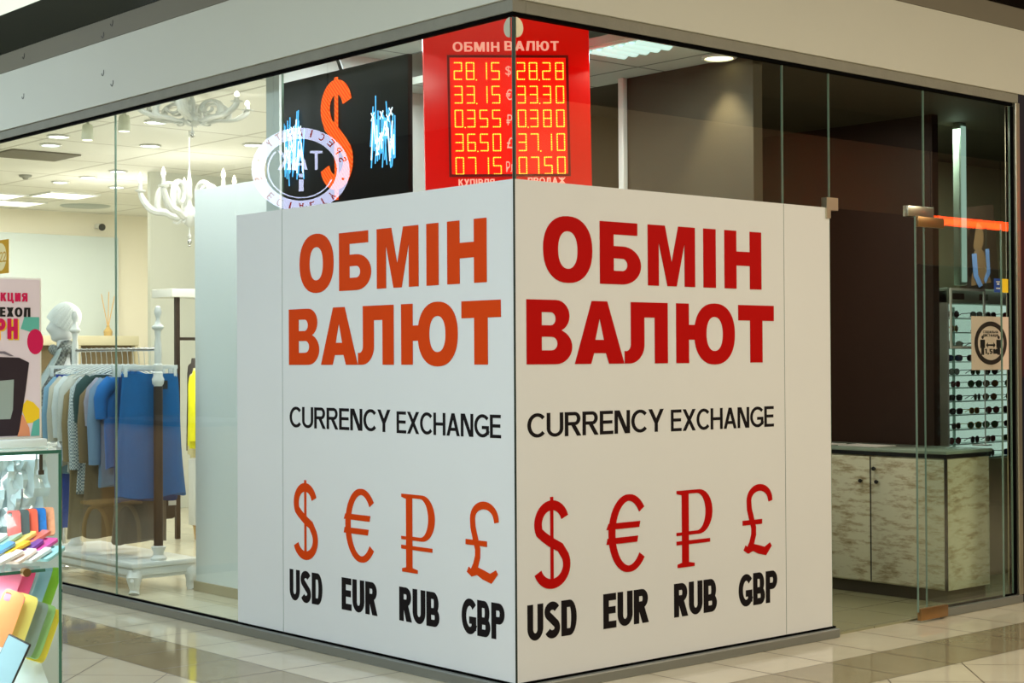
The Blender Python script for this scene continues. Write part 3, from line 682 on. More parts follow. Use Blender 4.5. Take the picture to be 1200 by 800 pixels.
# digit field: 122..600 x, 205..680 y in the crop
x0, y1 = bx(122, 222); x1, y0 = bx(602, 680)
obj('digit_field', B().b2((x0+.01, y0+.01, -.003), (x1-.01, y1-.01, .001)), M['led_field'], bd, smooth=False)
rim = B()
for a_, b_ in (((x0, y0), (x1, y0+.012)), ((x0, y1-.012), (x1, y1)), ((x0, y0+.012), (x0+.012, y1-.012)), ((x1-.012, y0+.012), (x1, y1-.012))):
    rim.b2((a_[0], a_[1], 0), (b_[0], b_[1], .006))
obj('field_rim', rim, M['led_frame'], bd, smooth=False)
SEG = {'0': 'abcdef', '1': 'bc', '2': 'abged', '3': 'abgcd', '5': 'afgcd', '6': 'afgedc', '7': 'abcf', '8': 'abcdefg'}
SEG['7'] = 'abc'
def digit(ch, cx, cy, w, h, point=False):
    b = B(); hb = B(); dots = []
    n = 5
    P_ = {'a': [(-w/2, h/2), (w/2, h/2)], 'b': [(w/2, h/2), (w/2, 0)], 'c': [(w/2, 0), (w/2, -h/2)], 'd': [(-w/2, -h/2), (w/2, -h/2)], 'e': [(-w/2, 0), (-w/2, -h/2)], 'f': [(-w/2, h/2), (-w/2, 0)], 'g': [(-w/2, 0), (w/2, 0)]}
    for s in SEG[ch]:
        (ax, ay), (cx_, cy_) = P_[s]
        hb.b2((cx+min(ax, cx_)-.0045, cy+min(ay, cy_)-.0045, .001), (cx+max(ax, cx_)+.0045, cy+max(ay, cy_)+.0045, .0022))
        for k in range(n):
            f = (k+.5)/n if False else k/(n-1)*.84+.08
            dots.append((cx+ax+(cx_-ax)*f, cy+ay+(cy_-ay)*f))
    if point:
        dots.append((cx+w/2+.0115, cy-h/2-.003)); hb.b2((cx+w/2+.007, cy-h/2-.0075, .001), (cx+w/2+.016, cy-h/2+.0015, .0022))
    for x, y in dots:
        b.prism([(x+.0033*cos(q*PI/3), y+.0033*sin(q*PI/3)) for q in range(6)], .0022, .005)
    o = obj('led_digit', b, M['led_dot'], bd, smooth=False)
    obj('glow_backing', hb, M['led_halo'], o, smooth=False)
rows = [('2815', 1, '2828', 1, 274, 260), ('3315', 1, '3330', 1, 363, 350), ('0355', 0, '0380', 0, 453, 441), ('3650', 1, '3710', 1, 543, 530), ('0715', 1, '0750', 1, 631, 618)]
for lt, lp, rt, rp, yl, yr in rows:
    for s, pt, xs, yy in ((lt, lp, (164, 212, 262, 312), yl), (rt, rp, (413, 461, 514, 566), (yr))):
        for i, ch in enumerate(s):
            cx, cy = bx(xs[i], (yl+8))
            digit(ch, cx, cy, .036, .080, point=(i == pt))
for ch, yy in zip(('$', '€', '₽', '£', 'Рл'), (274, 363, 458, 545, 635)):
    cx, cy = bx(363, yy+8)
    put('currency_symbol', text_mesh('currency_symbol', ch, (cx-(.014 if len(ch) < 2 else .020), cy-.026, cx+(.014 if len(ch) < 2 else .020), cy+.026), M['pink_text'], 0, .0006), bd, (0, 0, .001))
def btxt(s, a, b, bold=.02):
    (xa, ya), (xb, yb) = bx(*a), bx(*b)
    put('board_lettering', word_mesh('board_lettering', s, (xa, yb, xb, ya), M['pink_text'], .19, 1.0, .001), bd, (0, 0, -.002))
btxt('ОБМІН', (146, 172), (330, 208)); btxt('ВАЛЮТ', (350, 168), (566, 204))
btxt('КУПІВЛЯ', (158, 688), (300, 712), .01)
btxt('ПРОДАЖ', (432, 684), (582, 708), .01)
for x in (-.3, .3): obj('hanger_rod', B().tube([(x, .90, -.03), (x, .917, -.03)], .004), M['steel'], bd)

# ------------------------------------------------------------------ black neon display on the left glass
ds = thing('neon_display', 'black screen with a glowing orange dollar sign and blue lights behind the left glass', 'display', (0, 0, 0))
face(ds, (.10, 1.995, 0), FACE_L)
obj('screen_panel', B().b2((0, 2.22, -.03), (1.105, 2.965, 0), bev=.003), M['screen'], ds)
cxd = .507
pts = arc(cxd, 2.775, .098, .105, 12, 200, 18) + [(cxd-.07, 2.69), (cxd, 2.635), (cxd+.06, 2.58)] + arc(cxd, 2.495, .105, .105, 28, -165, 18)
dol = bmesh.new()
for q in ([ribbon(pts, .075)], [[(cxd-.012, 2.93), (cxd-.012, 2.30), (cxd+.014, 2.30), (cxd+.014, 2.93)]]):
    me = outline_mesh('d', q, M['neon_orange'], .003); dol.from_mesh(me); bpy.data.meshes.remove(me)
me = bpy.data.meshes.new('neon_dollar'); dol.to_mesh(me); dol.free(); me.materials.append(M['neon_orange'])
put('neon_dollar', me, ds, (0, 0, .004))
rnd = random.Random(3)
for nm, xc, yc, ww, hh in (('blue_lights', .105, 2.60, .20, .33), ('blue_lights', .91, 2.60, .19, .30)):
    w_, b_ = B(), B()
    for k in range(30):
        x = xc+(k/29-.5)*ww; y = yc+rnd.uniform(-.06, .06)-(x-xc)*(.25 if xc > .5 else 0); h = hh*rnd.uniform(.25, .95)
        lean = rnd.choice((-.012, 0, .012))
        b_.tube([(x-lean, y-h/2, .004), (x+lean, y+h/2, .004)], .0030, 5)
        if k % 3 == 1: w_.tube([(x-lean*.7, y-h*.36, .006), (x+lean*.7, y+h*.36, .006)], .0034, 5)
    for k in range(10):
        x = xc+(rnd.random()-.5)*ww*.9; y = yc+rnd.uniform(-.1, .1)
        for sg in (-1, 1): w_.tube([(x-.013, y-.02*sg, .006), (x+.013, y+.02*sg, .006)], .0026, 4)
    o = obj(nm, b_, M['neon_blue'], ds); obj('light_core', w_, M['neon_white'], o)
obj('mounting_bracket', B().box((.52, 2.985, -.015), (.025, .09, .008), rot=Matrix.Rotation(.5, 3, 'Z')), M['black'], ds)

# ------------------------------------------------------------------ lamps
def downlight(label, loc, r=.075, m='lamp', group='recessed round lamps'):
    t = thing('downlight', label, 'lamp', loc, group=group)
    obj('lamp_ring', B().lathe([(r, 0), (r*1.22, -.004), (r*1.25, -.012), (r*1.05, -.016), (r*.98, -.008), (r*.98, 0)], n=28), M['white_paint'], t)
    obj('lamp_lens', B().lathe([(0, -.0095), (r*.97, -.0095), (r*.97, -.001), (0, -.001)], n=28), M[m], t)
    return t
def light(name, loc, size, power, col=(1, 1, 1), rot=(0, 0, 0), sy=None, spot=None):
    if spot:
        l = bpy.data.lights.new(name, 'SPOT'); l.spot_size = spot; l.spot_blend = .6; l.shadow_soft_size = .05
    else:
        l = bpy.data.lights.new(name, 'AREA'); l.size = size
        if sy: l.shape = 'RECTANGLE'; l.size_y = sy
    l.energy = power; l.color = col
    o = bpy.data.objects.new(name, l); COL.objects.link(o); o.location = loc; o.rotation_euler = rot
    return o
downlight('bright warm downlight in the booth ceiling in front of the dark wall', (1.55, .17, 3.021), .072, 'warm_lamp')
light('lamp_light', (1.50, .20, 2.99), .1, 34, (1, .88, .6), spot=math.radians(70), rot=(0, math.radians(-12), 0))
dl = [((1.30, 7.20), 'outer of the two lamps side by side nearest the left glass'), ((1.49, 7.74), 'inner of the two lamps side by side at the far left'), ((2.85, 10.39), 'lamp between the ceiling hatch and the far light panel'),
      ((2.87, 9.81), 'lamp just left of the seam between the panes'), ((1.53, 5.97), 'largest lamp, below the nearer chandelier'), ((2.86, 9.15), 'lamp cut by the seam between the panes, upper one'),
      ((3.53, 10.47), 'lamp cut by the seam between the panes, lower one'), ((2.83, 6.64), 'lamp right of the chandelier above the partition'), ((2.18, 7.25), 'lamp above the baroque chandelier')]
for (x, y), s in dl: downlight('round shop ceiling lamp, '+s, (x, y, 3.35), group='round lamps in the shop ceiling')
tag_l = 'round ceiling lamp over the left edge of the black display'
downlight(tag_l, (.30, 2.45, 3.35), .09, group='round lamps in the shop ceiling')
def panel_light(name, label, loc, sx, sy, m, group):
    t = thing(name, label, 'lamp', loc, group=group)
    f = B()
    for a, b in (((-sx/2, -sy/2), (sx/2, -sy/2+.015)), ((-sx/2, sy/2-.015), (sx/2, sy/2)), ((-sx/2, -sy/2+.015), (-sx/2+.015, sy/2-.015)), ((sx/2-.015, -sy/2+.015), (sx/2, sy/2-.015))):
        f.b2((a[0], a[1], -.02), (b[0], b[1], 0))
    obj('lamp_frame', f, M['white_paint'], t, smooth=False)
    obj('lamp_diffuser', B().b2((-sx/2+.015, -sy/2+.015, -.012), (sx/2-.015, sy/2-.015, -.002)), M[m], t, smooth=False)
    return t
panel_light('panel_light', 'square light panel deep in the clothing shop ceiling, the rightmost bright one', (3.47, 11.6, 3.35), .6, .6, 'panel_lamp', 'square light panels in the shop ceiling')
panel_light('panel_light', 'square light panel nearest the shop back wall', (3.40, 12.8, 3.35), .6, .6, 'panel_lamp', 'square light panels in the shop ceiling')
panel_light('panel_light', 'square light panel at the very left edge of the shop ceiling', (2.85, 12.1, 3.35), .6, .6, 'panel_lamp', 'square light panels in the shop ceiling')
# wavy prismatic luminaire in the booth
bl = thing('louvre_light', 'bright luminaire with a wavy louvre in the booth ceiling right of the red board', 'lamp', (1.01, .36, 3.021))
obj('lamp_frame', B().b2((-.13, -.27, -.012), (-.12, .13, 0)).b2((.13, -.27, -.012), (.14, .13, 0)).b2((-.12, -.27, -.012), (.13, -.26, 0)).b2((-.12, .12, -.012), (.13, .13, 0)), M['white_paint'], bl, smooth=False)
wv = B()
wv.grid(lambda u, v: (-.12+.25*u, -.26+.38*v, -.004-.022*abs(sin(v*PI*5))), 2, 81)
obj('wavy_louvre', wv, mat('louvre', (210, 230, 225), .3, emis=(205, 240, 235), estr=.9), bl)
# cylinder spots, chandeliers
for (x, y), s in (((1.14, 6.35), 'left'), ((1.13, 5.73), 'right')):
    t = thing('track_spotlight', 'short pale cylinder spotlight hanging from the shop ceiling, the %s one' % s, 'lamp', (x, y, 3.35), group='cylinder spots')
    obj('lamp_body', B().lathe([(.042, -.14), (.048, -.13), (.042, -.04), (.036, -.02), (.012, -.012), (.012, 0)], n=20), mat('cream_lamp_body', (196, 200, 180), .5), t)
    obj('lamp_lens', B().lathe([(0, -.143), (.038, -.143), (.038, -.139), (0, -.139)], n=18), M['panel_lamp'], t)

def chandelier(label, loc, sc, arms, a0, drop, zs=1):
    t = thing('chandelier', label, 'chandelier', loc, group='white baroque chandeliers'); t.scale = (sc, sc, sc*zs)
    obj('chandelier_stem', B().lathe([(0, -.40), (.012, -.395), (.02, -.37), (.008, -.35), (.006, -.28), (.05, -.25), (.085, -.20), (.09, -.15), (.06, -.09), (.03, -.06), (.022, 0), (.034, .03), (.026, .08), (.03, .16), (.018, .24), (.012, .30), (.006, .34), (.006, drop)], n=18), M['chand'], t)
    obj('chandelier_drop', B().sphere((0, 0, -.43), .022, (1, 1, 1.5)).sphere((0, 0, -.47), .012), M['chrome'], t)
    for k in range(arms):
        a = a0+2*PI*k/arms
        d = lambda r, z: (r*cos(a), r*sin(a), z)
        P_ = [d(.05, -.12), d(.10, -.20), d(.17, -.17), d(.24, -.12), d(.31, -.13), d(.39, -.11), d(.45, -.04), d(.49, .03), d(.50, .08)]
        # smooth s-curve
        P2 = []
        for i in range(len(P_)-1):
            p, q = Vector(P_[i]), Vector(P_[i+1]); P2 += [p.lerp(q, f) for f in (0, .5)]
        P2.append(Vector(P_[-1]))
        for _ in range(2): P2 = [P2[0]]+[(P2[i-1]+P2[i]*2+P2[i+1])/4 for i in range(1, len(P2)-1)]+[P2[-1]]
        bb = B().tube(P2, [.026+.014*sin(PI*i/(len(P2)-1)) for i in range(len(P2))], 8)
        sp = [d(.21+.125*(1-i/24)*cos(-.9-i*.33+.9*2+2.2), .02+.125*(1-i/24)*sin(-.9-i*.33+.9*2+2.2)) for i in range(20)]
        sp = [d(.30, -.13), d(.325, -.06)]+[d(.19+.13*(1-i/26)*cos(.0+i*.33), .03+.16*(1-i/26)*sin(.0+i*.33)) for i in range(21)]
        bb.tube(sp, [.034-.0009*i for i in range(23)], 8)
        sp = [d(.12+.05*(1-i/16)*cos(-.4-i*.4), -.20+.05*(1-i/16)*sin(-.4-i*.4)) for i in range(13)]
        bb.tube(sp, .012, 6)
        bb.lathe([(.012, .07), (.05, .085), (.056, .10), (.03, .105), (.022, .11), (.02, .17), (0, .175)], d(.50, 0), 14)
        arm = obj('chandelier_arm', bb, M['chand'], t)
        obj('flame_bulb', B().lathe([(0, .168), (.014, .18), (.024, .21), (.019, .245), (.006, .275), (0, .285)], d(.50, 0), 12), M['bulb'], arm)
    return t
chandelier('white scrolled chandelier with flame bulbs hanging above the rack of clothes', (2.0, 6.28, 2.79), .80, 5, math.radians(138), .70)
chandelier('white scrolled chandelier close under the ceiling right of the glass seam', (1.0, 4.5, 3.20), .80, 6, math.radians(48), .375, .48)
for loc_ in ((2.9, 7.6, 2.5), (1.3, 5.2, 1.9), (3.2, 9.8, 2.6)):  # added point lights, set away from the chandeliers to brighten the shop
    l = bpy.data.lights.new('shop_fill', 'POINT'); l.energy = 34; l.color = (1, .95, .86); l.shadow_soft_size = .25
    o = bpy.data.objects.new('shop_fill', l); COL.objects.link(o); o.location = loc_

# small ceiling pieces
tag(obj('smoke_detector', B().lathe([(0, -.05), (.025, -.045), (.03, -.03), (.06, -.02), (.065, 0), (0, 0)], (2.31, 10.05, 3.35), 18), mat('grey_detector', (150, 150, 140), .5)), 'grey conical smoke detector on the shop ceiling at the left', 'detector')
t = thing('security_camera', 'small dome security camera high on the cream back wall', 'camera', (4.85, 13.45, 3.19))
obj('camera_mount', B().box((0, .05, 0), (.06, .12, .06), bev=.01), M['white_paint'], t)
obj('camera_lens', B().sphere((0, -.05, -.02), .045), mat('smoked_dome', (60, 60, 56), .2), t)
t = thing('ceiling_vent', 'flat round grille vent in the ceiling near the shop back wall', 'vent', (4.25, 12.65, 3.35))
obj('vent_plate', B().lathe([(0, -.012), (.28, -.012), (.3, 0), (0, 0)], n=28), mat('vent_grey', (170, 178, 172), .4), t)

# hooks on soffit and bulkhead
def hook(loc, lab, flip=1):
    b = B().tube([(0, 0, 0), (0, 0, -.02*flip), (0, .012, -.035*flip), (0, .025, -.03*flip), (0, .028, -.018*flip)], .0018, 6)
    tag(obj('wire_hook', b, M['black'], loc=loc), lab, 'hook', 'small wire hooks')
hook((-.038, 4.9, 3.535), 'small dark wire hook on the grey band, the leftmost'); hook((-.038, 3.77, 3.50), 'small dark wire hook on the grey band, the middle one'); hook((-.038, 3.65, 3.555), 'small dark wire hook on the grey band, the rightmost')
for y, z, s in ((4.92, 3.27, 'the leftmost'), (3.78, 3.27, 'the middle one'), (3.66, 3.19, 'the rightmost and lowest')):
    hook((-.032, y, z), 'small dark wire hook on the pale left bulkhead, '+s)

# ------------------------------------------------------------------ reception counter
ct = thing('reception_counter', 'whitewashed wood counter with two doors and dark trim behind the doorway', 'counter', (3.58, .2, .011))
obj('carcass', B().b2((.012, 0, .075), (.46, 1.75, .86)), M['wood_white'], ct, smooth=False)
obj('plinth', B().b2((.03, .02, 0), (.44, 1.74, .075)), M['kick'], ct, smooth=False)
obj('worktop', B().b2((-.01, -.01, .885), (.485, 1.76, .905), bev=.003), M['counter_top'], ct)
obj('dark_trim', B().b2((.0, -.005, .86), (.47, 1.755, .884)).b2((-.002, -.004, .075), (.012, .010, .86)), M['black'], ct, smooth=False)
for i, (y0, y1) in enumerate(((.012, .535), (.545, 1.08), (1.09, 1.74))):
    d = obj('door', B().b2((-.006, y0, .085), (.012, y1, .852), bev=.002), M['wood_white'], ct)
    for yy, zz in (((y1-.05, .70), (y1-.03, .78)) if i == 0 else ((y0+.06, .70),) if i == 1 else ()):
        obj('door_knob', B().lathe([(0, -.026), (.010, -.024), (.013, -.016), (.007, -.008), (.007, 0)], (-.006, yy, zz), 14, axis=Vector((1, 0, 0)).to_track_quat('Z', 'Y')), M['black'], d)
    if i < 2: obj('door_gap', B().b2((-.005, y1+.001, .085), (.0, y1+.009, .852)), M['black'], d, smooth=False)
# papers on the counter
tag(obj('paper_stack', B().b2((3.66, .75, .9165), (3.86, 1.05, .922)).b2((3.68, 1.12, .9165), (3.84, 1.36, .920)), M['paper'], smooth=False), 'thin stack of white papers lying on the reception counter', 'paper')

# ------------------------------------------------------------------ sunglasses display
sx0, sx1, syf = 4.45, 5.62, .75
dsp = thing('sunglasses_display', 'lit white wall unit with shelves of sunglasses behind the right glass', 'display unit', (sx0, syf, .011))
w = sx1-sx0
obj('back_panel', B().b2((0, .16, .78), (w, .18, 1.90)), mat('white_display_back', (220, 232, 226), .5, emis=(215, 240, 228), estr=.7), dsp, smooth=False)  # back panel glows in place of lamplight falling on the shelves
obj('side_panel', B().b2((-.02, .0, .78), (0, .18, 1.90)), M['white_paint'], dsp, smooth=False)
obj('side_panel', B().b2((w, .0, .78), (w+.02, .18, 1.90)), M['white_paint'], dsp, smooth=False)
obj('side_panel', B().b2((.275, .14, .78), (.28, .16, 1.80)), M['edge'], dsp, smooth=False)
obj('header', B().b2((-.02, -.01, 1.82), (w+.02, .18, 1.92), bev=.004), mat('header_green', (180, 196, 178), .4), dsp)
obj('header_label', B().b2((.03, -.014, 1.845), (.16, -.0105, 1.885)).b2((.34, -.014, 1.845), (.44, -.0105, 1.885)), M['kick'], dsp, smooth=False)
SH = [1.725, 1.63, 1.525, 1.435, 1.345, 1.262, 1.172, 1.082, .985, .888, .79]
for z in SH:
    obj('shelf', B().b2((0, .02, z-.006), (w, .16, z)), mat('shelf_glass', (150, 190, 170), .2) if z == SH[0] else bpy.data.materials['shelf_glass'], dsp, smooth=False)
obj('base_cabinet', B().b2((-.26, -.02, 0), (w+.02, .18, .78)), mat('base_tan', (176, 168, 126), .5), dsp, smooth=False)
# glasses
def glasses_meshes(style):
    f = B(); l = B()
    rx, rz = (.027, .022) if style != 1 else (.029, .019)
    for s in (-1, 1):
        ring = [(s*.034+x, 0, z) for x, z in ell(0, 0, rx, rz, 18, 2.8 if style == 1 else 2)]
        f.tube(ring, .0026 if style != 2 else .0016, 5, closed=True)
        l.prism(ell(s*.034, 0, rx-.001, rz-.001, 18, 2.8 if style == 1 else 2), -.001, .001, lambda x, y, z: (x, z, y))
        f.tube([(s*(.034+rx), 0, .008), (s*.068, .004, .010), (s*.070, .07, .008), (s*.067, .11, -.014)], .0026, 5)
    f.tube([(-.009, 0, .006), (0, -.002, .010), (.009, 0, .006)], .0024, 5)
    return f, l
FC = {'black': (14, 14, 14), 'tortoiseshell': (80, 46, 20), 'yellow': (220, 180, 40), 'brown': (70, 34, 18), 'red': (120, 20, 20)}
LC = {'dark': (18, 20, 18), 'amber': (120, 84, 24), 'green': (50, 90, 40), 'clear': (170, 190, 180), 'rosy': (120, 50, 50), 'blue': (20, 60, 110)}
for k, v in FC.items(): M['f_'+k] = mat('frame_'+k, v, .3)
for k, v in LC.items(): M['l_'+k] = mat('lens_'+k, v, .1)
spec = [[('black', 'dark', 0), ('black', 'clear', 1), ('tortoiseshell', 'dark', 1), ('black', 'rosy', 1)],
        [('yellow', 'amber', 2), None, ('black', 'dark', 0), ('brown', 'dark', 0)],
        [('black', 'clear', 2), ('tortoiseshell', 'clear', 2), ('black', 'dark', 1), ('brown', 'rosy', 1)],
        [('black', 'blue', 1), ('black', 'dark', 1), ('brown', 'dark', 0), ('black', 'dark', 0)],
        [('black', 'clear', 1), ('black', 'green', 0), ('black', 'dark', 0), ('brown', 'dark', 2)],
        [('brown', 'rosy', 1), ('black', 'green', 0), ('red', 'amber', 2), ('black', 'green', 2)],
        [('black', 'dark', 1), ('black', 'dark', 2), ('brown', 'amber', 2), ('black', 'green', 2)],
        [('black', 'dark', 1), ('yellow', 'amber', 1), ('brown', 'rosy', 0), ('brown', 'dark', 0)],
        [('brown', 'dark', 1), ('yellow', 'green', 0), ('tortoiseshell', 'green', 0), ('red', 'dark', 1)],
        [('brown', 'rosy', 2), ('black', 'dark', 0), ('red', 'rosy', 1), ('brown', 'green', 1)],
        [('black', 'clear', 2), ('black', 'clear', 0), ('brown', 'dark', 0), ('black', 'blue', 1)]]
GM = {}
for st in range(3):
    f, l = glasses_meshes(st)
    GM[st] = (f.mesh('frame', None), l.mesh('lens', None))
MC = {}
ROWN = ['top', 'second', 'third', 'fourth', 'fifth', 'sixth', 'seventh', 'eighth', 'ninth', 'tenth', 'bottom']
COLN = ['first from the left', 'second from the left', 'third from the left', 'fourth from the left']
XS = [.11, .36, .55, .78]
rnd = random.Random(11)
for r, row in enumerate(spec):
    for c, g in enumerate(row):
        if not g: continue
        fc, lc, st = g
        def mm(i, key):
            if (st, i, key) not in MC:
                me = GM[st][i].copy(); me.materials.clear(); me.materials.append(M[key]); MC[(st, i, key)] = me
            return MC[(st, i, key)]
        t = thing('sunglasses', '%s sunglasses with %s lenses, %s on the %s shelf%s' % (fc, lc, COLN[c], ROWN[r], ''), 'sunglasses',
                  (sx0+XS[c]+rnd.uniform(-.02, .02), syf+.035, SH[r]+.011+.0235), (0, 0, rnd.uniform(-.45, .35)), 'sunglasses on the display shelves')
        put('frame', mm(0, 'f_'+fc), t); put('lenses', mm(1, 'l_'+lc), t)
# lockable glass frame in front, post above
t = thing('display_stand', 'white framed glass panel standing upright in front of the sunglasses', 'frame', (4.04, .46, .91))
fr = B()
for a, b in (((0, .62), (.385, .635)), ((0, .985), (.385, 1.0)), ((0, .635), (.012, .985)), ((.373, .635), (.385, .985))):
    fr.b2((a[0], 0, a[1]), (b[0], .012, b[1]))
fr.b2((.377, .002, .008), (.383, .008, .62)).b2((.30, -.04, 0), (.383, .05, .008))
obj('frame', fr, M['white_paint'], t, smooth=False)
obj('pane', B().b2((.012, .004, .635), (.373, .008, .985)), M['case_glass'], t, smooth=False)
tp = thing('light_post', 'tall pale green lit post rising above the sunglasses display', 'post', (4.55, .72, 1.95))
obj('post_body', B().b2((-.01, .0, 0), (.075, .05, 1.07), bev=.006), mat('post_body', (170, 190, 170), .4), tp)
obj('lamp_tube', B().b2((.005, -.012, .02), (.055, -.001, 1.05), bev=.004), M['tube'], tp)
# small table mirror / round things behind
pt = thing('portrait_poster', 'dark fashion portrait poster hanging tilted above the sunglasses', 'poster', (5.47, 1.3, 1.93), (0, math.radians(-7), 0))
obj('poster_sheet', B().b2((-.03, 0, 0), (.47, .012, .62)), mat('poster_dark', (58, 44, 32), .5), pt, smooth=False)
obj('poster_figure', B().prism(ell(.22, .40, .085, .10, 24), -.004, -.001, lambda x, y, z: (x, z, y)).prism([(.1, .05), (.16, .28), (.22, .34), (.30, .28), (.36, .05)], -.003, -.001, lambda x, y, z: (x, z, y)), mat('poster_skin', (150, 112, 78), .5), pt, smooth=False)
obj('poster_hair', B().prism([(.08, .12), (.10, .40), (.16, .53), (.25, .54), (.20, .44), (.16, .34), (.15, .16)], -.006, -.0041, lambda x, y, z: (x, z, y)), mat('poster_hair', (30, 20, 14), .5), pt, smooth=False)
obj('poster_glove', B().prism([(.13, .12), (.13, .28), (.19, .28), (.19, .12), (.24, .04), (.19, .03)], -.008, -.0061, lambda x, y, z: (x, z, y)).prism([(.31, .30), (.36, .30), (.35, .12), (.28, .05), (.26, .08), (.31, .14)], -.008, -.0061, lambda x, y, z: (x, z, y)), mat('poster_blue', (130, 160, 220), .5), pt, smooth=False)
# notices on the right glass
t = thing('distance_notice', 'square white notice with a round distancing pictogram on the right glass', 'notice'); face(t, (3.545, -.003, 1.40), FACE_R)
obj('notice_sheet', B().b2((0, 0, 0), (.395, .315, .002)), mat('notice_paper', (222, 200, 184), .5), t, smooth=False)
put('ring', outline_mesh('ring', [ell(.2, .158, .170, .128, 48, 2), ell(.2, .158, .138, .101, 48, 2)], mat('ring_ink', (40, 30, 26), .5)), t, (0, 0, .0036))
for nm, cx in (('person_pictogram', .115), ('person_pictogram', .285)):
    b = B()
    b.prism(ell(cx, .192, .011, .010, 14, 2), .002, .0035)
    b.prism([(cx-.024, .178), (cx+.024, .178), (cx+.024, .128), (cx+.017, .128), (cx+.014, .165), (cx+.014, .088), (cx+.002, .088), (cx, .128), (cx-.002, .088), (cx-.014, .088), (cx-.014, .165), (cx-.017, .128), (cx-.024, .128)], .002, .0034)
    obj(nm, b, M['ink'], t, smooth=False)
obj('arrow', B().prism([(.150, .146), (.170, .162), (.170, .151), (.230, .151), (.230, .162), (.250, .146), (.230, .130), (.230, .141), (.170, .141), (.170, .130)], .002, .0034), M['ink'], t, smooth=False)
put('notice_lettering', word_mesh('notice_lettering', 'СОЦІАЛЬНА', (.120, .216, .280, .231), M['ink'], .2), t, (0, 0, .002))
put('notice_lettering', word_mesh('notice_lettering', 'ДИСТАНЦІЯ', (.120, .196, .280, .211), M['ink'], .2), t, (0, 0, .002))
put('notice_lettering', word_mesh('notice_lettering', '1,5м', (.135, .094, .27, .124), M['ink'], .24), t, (0, 0, .002))
t = thing('price_sticker', 'small blue and yellow sticker on the right glass above the round notice', 'sticker'); face(t, (3.79, -.003, 1.86), FACE_R)
obj('sticker_half', B().b2((0, 0, 0), (.085, .082, .001)), M['blue_print'], t, smooth=False)
obj('sticker_half', B().b2((.085, 0, 0), (.15, .082, .001)), M['yellow'], t, smooth=False)
obj('sticker_mark', B().b2((.02, .06, .001), (.065, .066, .0014)).b2((.03, .045, .001), (.055, .055, .0014)).b2((.02, .02, .001), (.065, .028, .0014)), M['paper'], t, smooth=False)
t = thing('gold_sticker', 'gold sticker with a pale disc on the glass at the far left', 'sticker'); face(t, (-.003, 5.46, 2.085), FACE_L)
obj('sticker_sheet', B().b2((0, 0, 0), (.235, .232, .001)), M['gold'], t, smooth=False)
obj('sticker_disc', B().prism(ell(.105, .116, .092, .095, 30, 2), .001, .0016), mat('disc_cream', (232, 214, 160), .5), t, smooth=False)
put('sticker_digits', word_mesh('sticker_digits', '22', (.09, .08, .19, .15), M['gold'], .14), t, (0, 0, .0016))
# faint letter on the neighbour's front
o = put('shop_lettering', word_mesh('shop_lettering', 'Р', (0, 0, .08, .13), mat('dim_letter', (96, 96, 110), .5), .2), None); face(o, (4.12, -.021, 1.10), FACE_R)
tag(o, 'dim letter on the dark front of the next shop at the right edge', 'letter')

# ------------------------------------------------------------------ clothes rack
rk = thing('clothes_rack', 'white rack with turned posts on a carved low platform with cabriole feet', 'clothes rack', (0, 0, .013))
PX, PY0, PY1 = .40, 3.90, 5.06
XA, XB, YA, YB = .18, .66, 3.84, 5.20
slab = B().b2((XA, YA, .165), (XB, YB, .20), bev=.010).b2((XA+.015, YA+.015, .115), (XB-.015, YB-.015, .165), bev=.006).b2((XA+.03, YA+.03, .095), (XB-.03, YB-.03, .115), bev=.004)
obj('platform', slab, M['white_paint'], rk)
for (x, y) in ((XA+.05, YA+.05), (XB-.05, YA+.05), (XA+.05, YB-.05), (XB-.05, YB-.05)):
    sx_ = -1 if x < .4 else 1; sy_ = -1 if y < 4.5 else 1
    q = Vector((sx_, sy_, 0)).normalized()*.02
    b = B().tube([(x, y, .13), (x+q.x*1.2, y+q.y*1.2, .10), (x+q.x*.9, y+q.y*.9, .055), (x+q.x*.6, y+q.y*.6, .025), (x+q.x*1.3, y+q.y*1.3, .0)], [.048, .05, .036, .030, .036], 12)
    b.tube([(x+q.x*2.6, y+q.y*2.6, .12), (x+q.x*3.4, y+q.y*3.4, .085), (x+q.x*2.6, y+q.y*2.6, .05)], [.008, .014, .006], 8)
    obj('leg', b, M['white_paint'], rk)
urn = [(.05, .20), (.052, .215), (.034, .235), (.034, .255), (.045, .275), (.048, .285), (.028, .29)]
for y in (PY0, PY1):
    p = obj('post', B().lathe([(r, z) for r, z in urn]+[(.028, 1.31), (.036, 1.32), (.040, 1.35), (.030, 1.37), (.032, 1.39), (.024, 1.40), (.030, 1.42), (.030, 1.44), (.022, 1.45), (.024, 1.49), (.022, 1.58), (.017, 1.61), (.022, 1.66), (.038, 1.675), (.038, 1.685), (.022, 1.70), (.012, 1.73), (.014, 1.745), (.022, 1.765), (.024, 1.785), (.016, 1.81), (0, 1.82)], (PX, y, 0), 20), M['white_paint'], rk)
    obj('post_sleeve', B().lathe([(.0295, .292), (.0295, 1.305)], (PX, y, 0), 16), M['darkwood'], p)
obj('rail', B().tube([(PX, PY0, 1.54), (PX, PY1, 1.54)], .011, 10), M['chrome'], rk)
obj('rail', B().tube([(PX, PY0+.02, 1.41), (PX, PY1-.02, 1.41)], .008, 10), M['white_paint'], rk)

